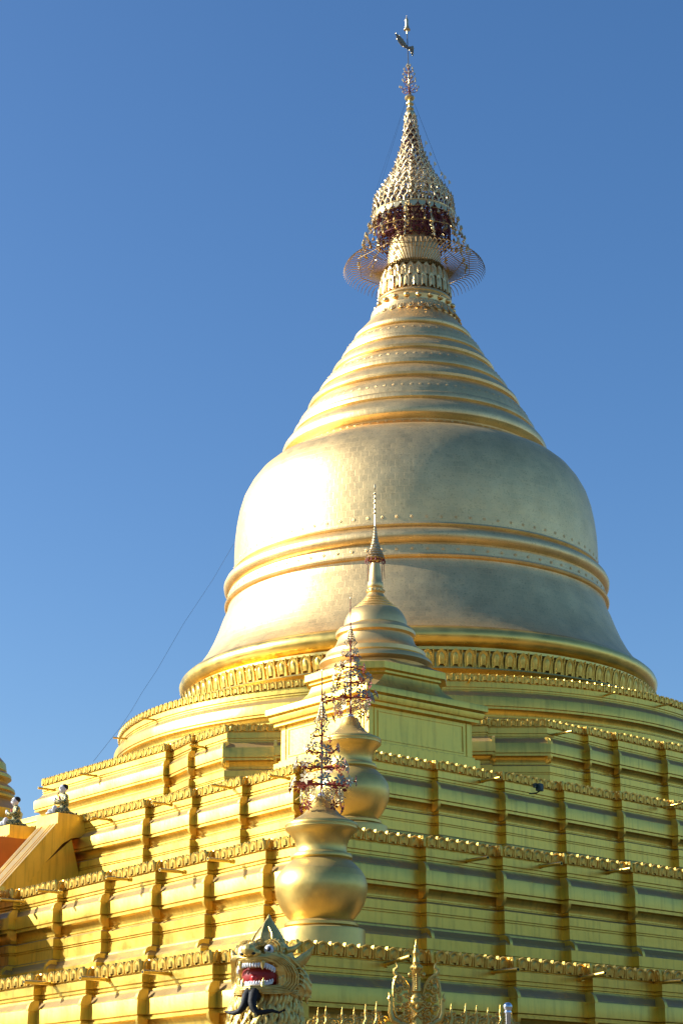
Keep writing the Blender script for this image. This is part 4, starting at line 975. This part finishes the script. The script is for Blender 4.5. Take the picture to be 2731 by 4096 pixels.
# mask in the middle
for s in (-1, 1):
    b.ell((s * .045, -.09, zf(4000)), (.035, .03, .025), n=8, m=6); b.tube(spiral((s * .07, -.09, zf(4025)), .04, 1.1, s), .012, 5)
    b.tube([(0, -.09, zf(4050)), (s * .05, -.10, zf(4040)), (s * .11, -.08, zf(4030))], [.03, .025, .008], 6); b.tube([(0, -.08, zf(4060)), (s * .06, -.08, zf(4075)), (s * .10, -.07, zf(4062))], [.025, .02, .006], 6)
b.ell((0, -.11, zf(4030)), (.03, .03, .05), n=8, m=6); b.ell((0, -.07, zf(4010)), (.09, .05, .09), n=10, m=7); b.box((0, -.05, zf(4085)), (.16, .06, .03))
b.build('spire', CRESTG, gate)
for s in (-1, 1):
    b = MB(); X = lambda px: s * abs(px - 1645) * kc * 1.005
    # outer thick moulding
    b.tube([(X(1545), 0, zf(4000)), (X(1542), 0, zf(4050)), (X(1552), 0, zf(4080)), (X(1580), 0, zf(4096)), (X(1610), 0, zf(4108)), (X(1635), 0, zf(4140))], [.02, .035, .04, .042, .04, .035], 8)
    b.tube([(X(1556), -.02, zf(3995)), (X(1556), -.02, zf(4040)), (X(1566), -.02, zf(4066)), (X(1590), -.02, zf(4085))], [.012, .018, .02, .018], 6)
    # wing outline with flame tip
    b.tube([(X(1556), 0, zf(3990)), (X(1556), 0, zf(3950)), (X(1562), 0, zf(3918)), (X(1572), 0, zf(3900)), (X(1594), 0, zf(3918)), (X(1612), 0, zf(3945)), (X(1622), 0, zf(3985))], [.024, .024, .026, .03, .03, .026, .02], 7)
    b.tube([(X(1572), 0, zf(3905)), (X(1560), 0, zf(3892)), (X(1560), 0, zf(3880)), (X(1572), 0, zf(3870)), (X(1570), 0, zf(3858)), (X(1564), 0, zf(3848))], [.028, .03, .028, .022, .013, .003], 7)
    b.tube([(X(1543), 0, zf(4005)), (X(1539), 0, zf(3995)), (X(1541), 0, zf(3985)), (X(1537), 0, zf(3970))], [.024, .026, .018, .003], 7)
    b.box((X(1590), .015, (zf(4096) + zf(3950)) / 2), (.17, .012, zf(3960) - zf(4096) - .02)) if False else None
    for (px, py, r, tn, a0) in ((1575, 3925, .052, 1.3, 0), (1598, 3948, .05, 1.3, 1), (1572, 3960, .055, 1.4, 2), (1604, 3985, .045, 1.2, 0), (1575, 3998, .055, 1.4, 1), (1600, 4018, .05, 1.3, 2.2), (1574, 4036, .055, 1.4, 0), (1602, 4052, .05, 1.3, 1.2), (1584, 4068, .045, 1.3, 2), (1610, 4084, .04, 1.2, 0)):
        b.tube(spiral((X(px), -.01, zf(py)), r, tn, s, a0), [.019] * 10 + [.013] * 7, 6)
        b.ell((X(px), -.01, zf(py)), (.014, .014, .014), n=6, m=4)
    for i in range(9): b.ell((X(1557 + (i % 2) * 2), -.012, zf(3915 + i * 10)), (.015, .014, .015), n=6, m=4)
    for i in range(8): b.ell((X(1618 - (i % 2) * 3), -.03, zf(3985 + i * 12)), (.020, .02, .020), n=6, m=4)
    b.build('wing', CRESTG, gate)
b = MB(); b.box((0, .12, zb - .05), (1.3, .3, .5)); b.build('base_block', GOLD, gate, smooth=False)
# two gate columns carry it down to the ground (below the picture)
for s in (-1, 1):
    b = MB(); b.lathe([(.12, zb - .25), (.16, zb - .35), (.13, zb - .45), (.12, .4), (.18, .3), (.2, .0)], c=(s * .5, .12, 0), n=16); b.build('column', GOLD, gate)

def flame(b, x, z, h, y=0.0):
    b.tube([(x, y, z), (x + .015, y, z + h * .12), (x - .02, y, z + h * .3), (x + .018, y, z + h * .52), (x, y, z + h * .7), (x + .004, y, z + h)], [h * .13, h * .15, h * .12, h * .085, h * .045, .002], 7)
    for s in (-1, 1):
        b.tube(spiral((x + s * h * .20, y, z + h * .42), h * .16, 1.3, s, 0, n=14), [h * .05] * 15, 6); b.tube(spiral((x + s * h * .10, y, z + h * .63), h * .08, 1.2, s, 1, n=10), [h * .035] * 11, 5)
        b.tube(spiral((x + s * h * .14, y, z + h * .12), h * .14, 1.2, s, .5, n=12), [h * .05] * 13, 5)
for nm, xs, lab in (('left', [(1273, 4028), (1304, 4022), (1367, 4026), (1413, 4028), (1458, 4014), (1500, 4004)], 'row of small gold flame finials left of the openwork crest'),
                    ('right', [(1790, 4012), (1846, 4012), (1888, 4020), (1932, 4028), (1980, 4016), (2024, 4050)], 'row of small gold flame finials between the crest and the steel post')):
    x0 = sum(x for x, _ in xs) / len(xs)
    r = empty('ridge_cresting', ((x0 - 1365) * kc, YC + .05, 0), 0, lab, 'ornament', 'flame cresting beside the gate crest')
    for (px, py) in xs:
        b = MB(); x = (px - x0) * kc; top = zf(py); h = top - (zf(4096) - .16); flame(b, x, top - h, h); b.build('finial', CRESTG, r)
    b = MB(); wd = (xs[-1][0] - xs[0][0]) * kc + .3; b.box((0, 0, zf(4096) - .20), (wd, .12, .1)); b.box((0, 0, zf(4096) - .55), (wd, .2, .5)); b.build('beam', GOLD, r, smooth=False)
    for s in (-1, 1):
        b = MB(); b.box((s * wd * .45, 0, (zf(4096) - .8) / 2), (.16, .16, zf(4096) - .8)); b.build('post', GOLD, r, smooth=False)

# ------------------------------------------------------------------ steel post with ball
YS = 20.0; kx = YS / 7627; tz = lambda y: YS * math.tan(radians(18.5) + math.atan((2048 - y) / 7627)) + EYE
sp = empty('steel_post', ((2009 - 1365) * kx, YS, 0), 0, 'polished steel post topped by a mirror ball', 'post')
b = MB(); b.ell((0, 0, tz(4028)), (.047, .047, .047), n=24, m=16); b.build('ball', STEEL, sp)
b = MB(); b.lathe([(.02, tz(4040)), (.036, tz(4044)), (.038, tz(4050)), (.030, tz(4054)), (.028, tz(4060)), (.028, .05), (.09, .04), (.09, 0)], n=20); b.build('pole', STEEL, sp)

# ------------------------------------------------------------------ unseen trees added behind and beside the viewer to block bright low sky
b = MB(); rt = random.Random(11)
for i in range(260):
    a = radians(rt.uniform(24, 336)); Rr = rt.uniform(52, 74); x, y = sin(a) * Rr, cos(a) * Rr
    if y > 20: Rr = rt.uniform(60, 90) / abs(sin(a)) if abs(sin(a)) > .35 else 0; x, y = sin(a) * Rr, cos(a) * Rr
    if Rr == 0 or y > 150 or abs(x) < y * .3: continue
    h = rt.uniform(12, 18)
    b.tube([(x, y, 0), (x + rt.uniform(-.5, .5), y, h * .6)], [.35, .2], 6, mi=1)
    for k in range(6):
        b.ell((x + rt.uniform(-2.6, 2.6), y + rt.uniform(-2.6, 2.6), h * rt.uniform(.28, .85)), (rt.uniform(1.8, 3.2), rt.uniform(1.8, 3.2), rt.uniform(1.5, 2.8)), n=9, m=6, mi=0)
tb = b.build('added_tree_belt', [mat('foliage', (0.05, 0.085, 0.025), 0, .7, var=.4, vscale=.8, bump=1.0, bscale=3), mat('bark', (.12, .08, .05), 0, .9)], smooth=False)
tb['kind'] = 'stuff'
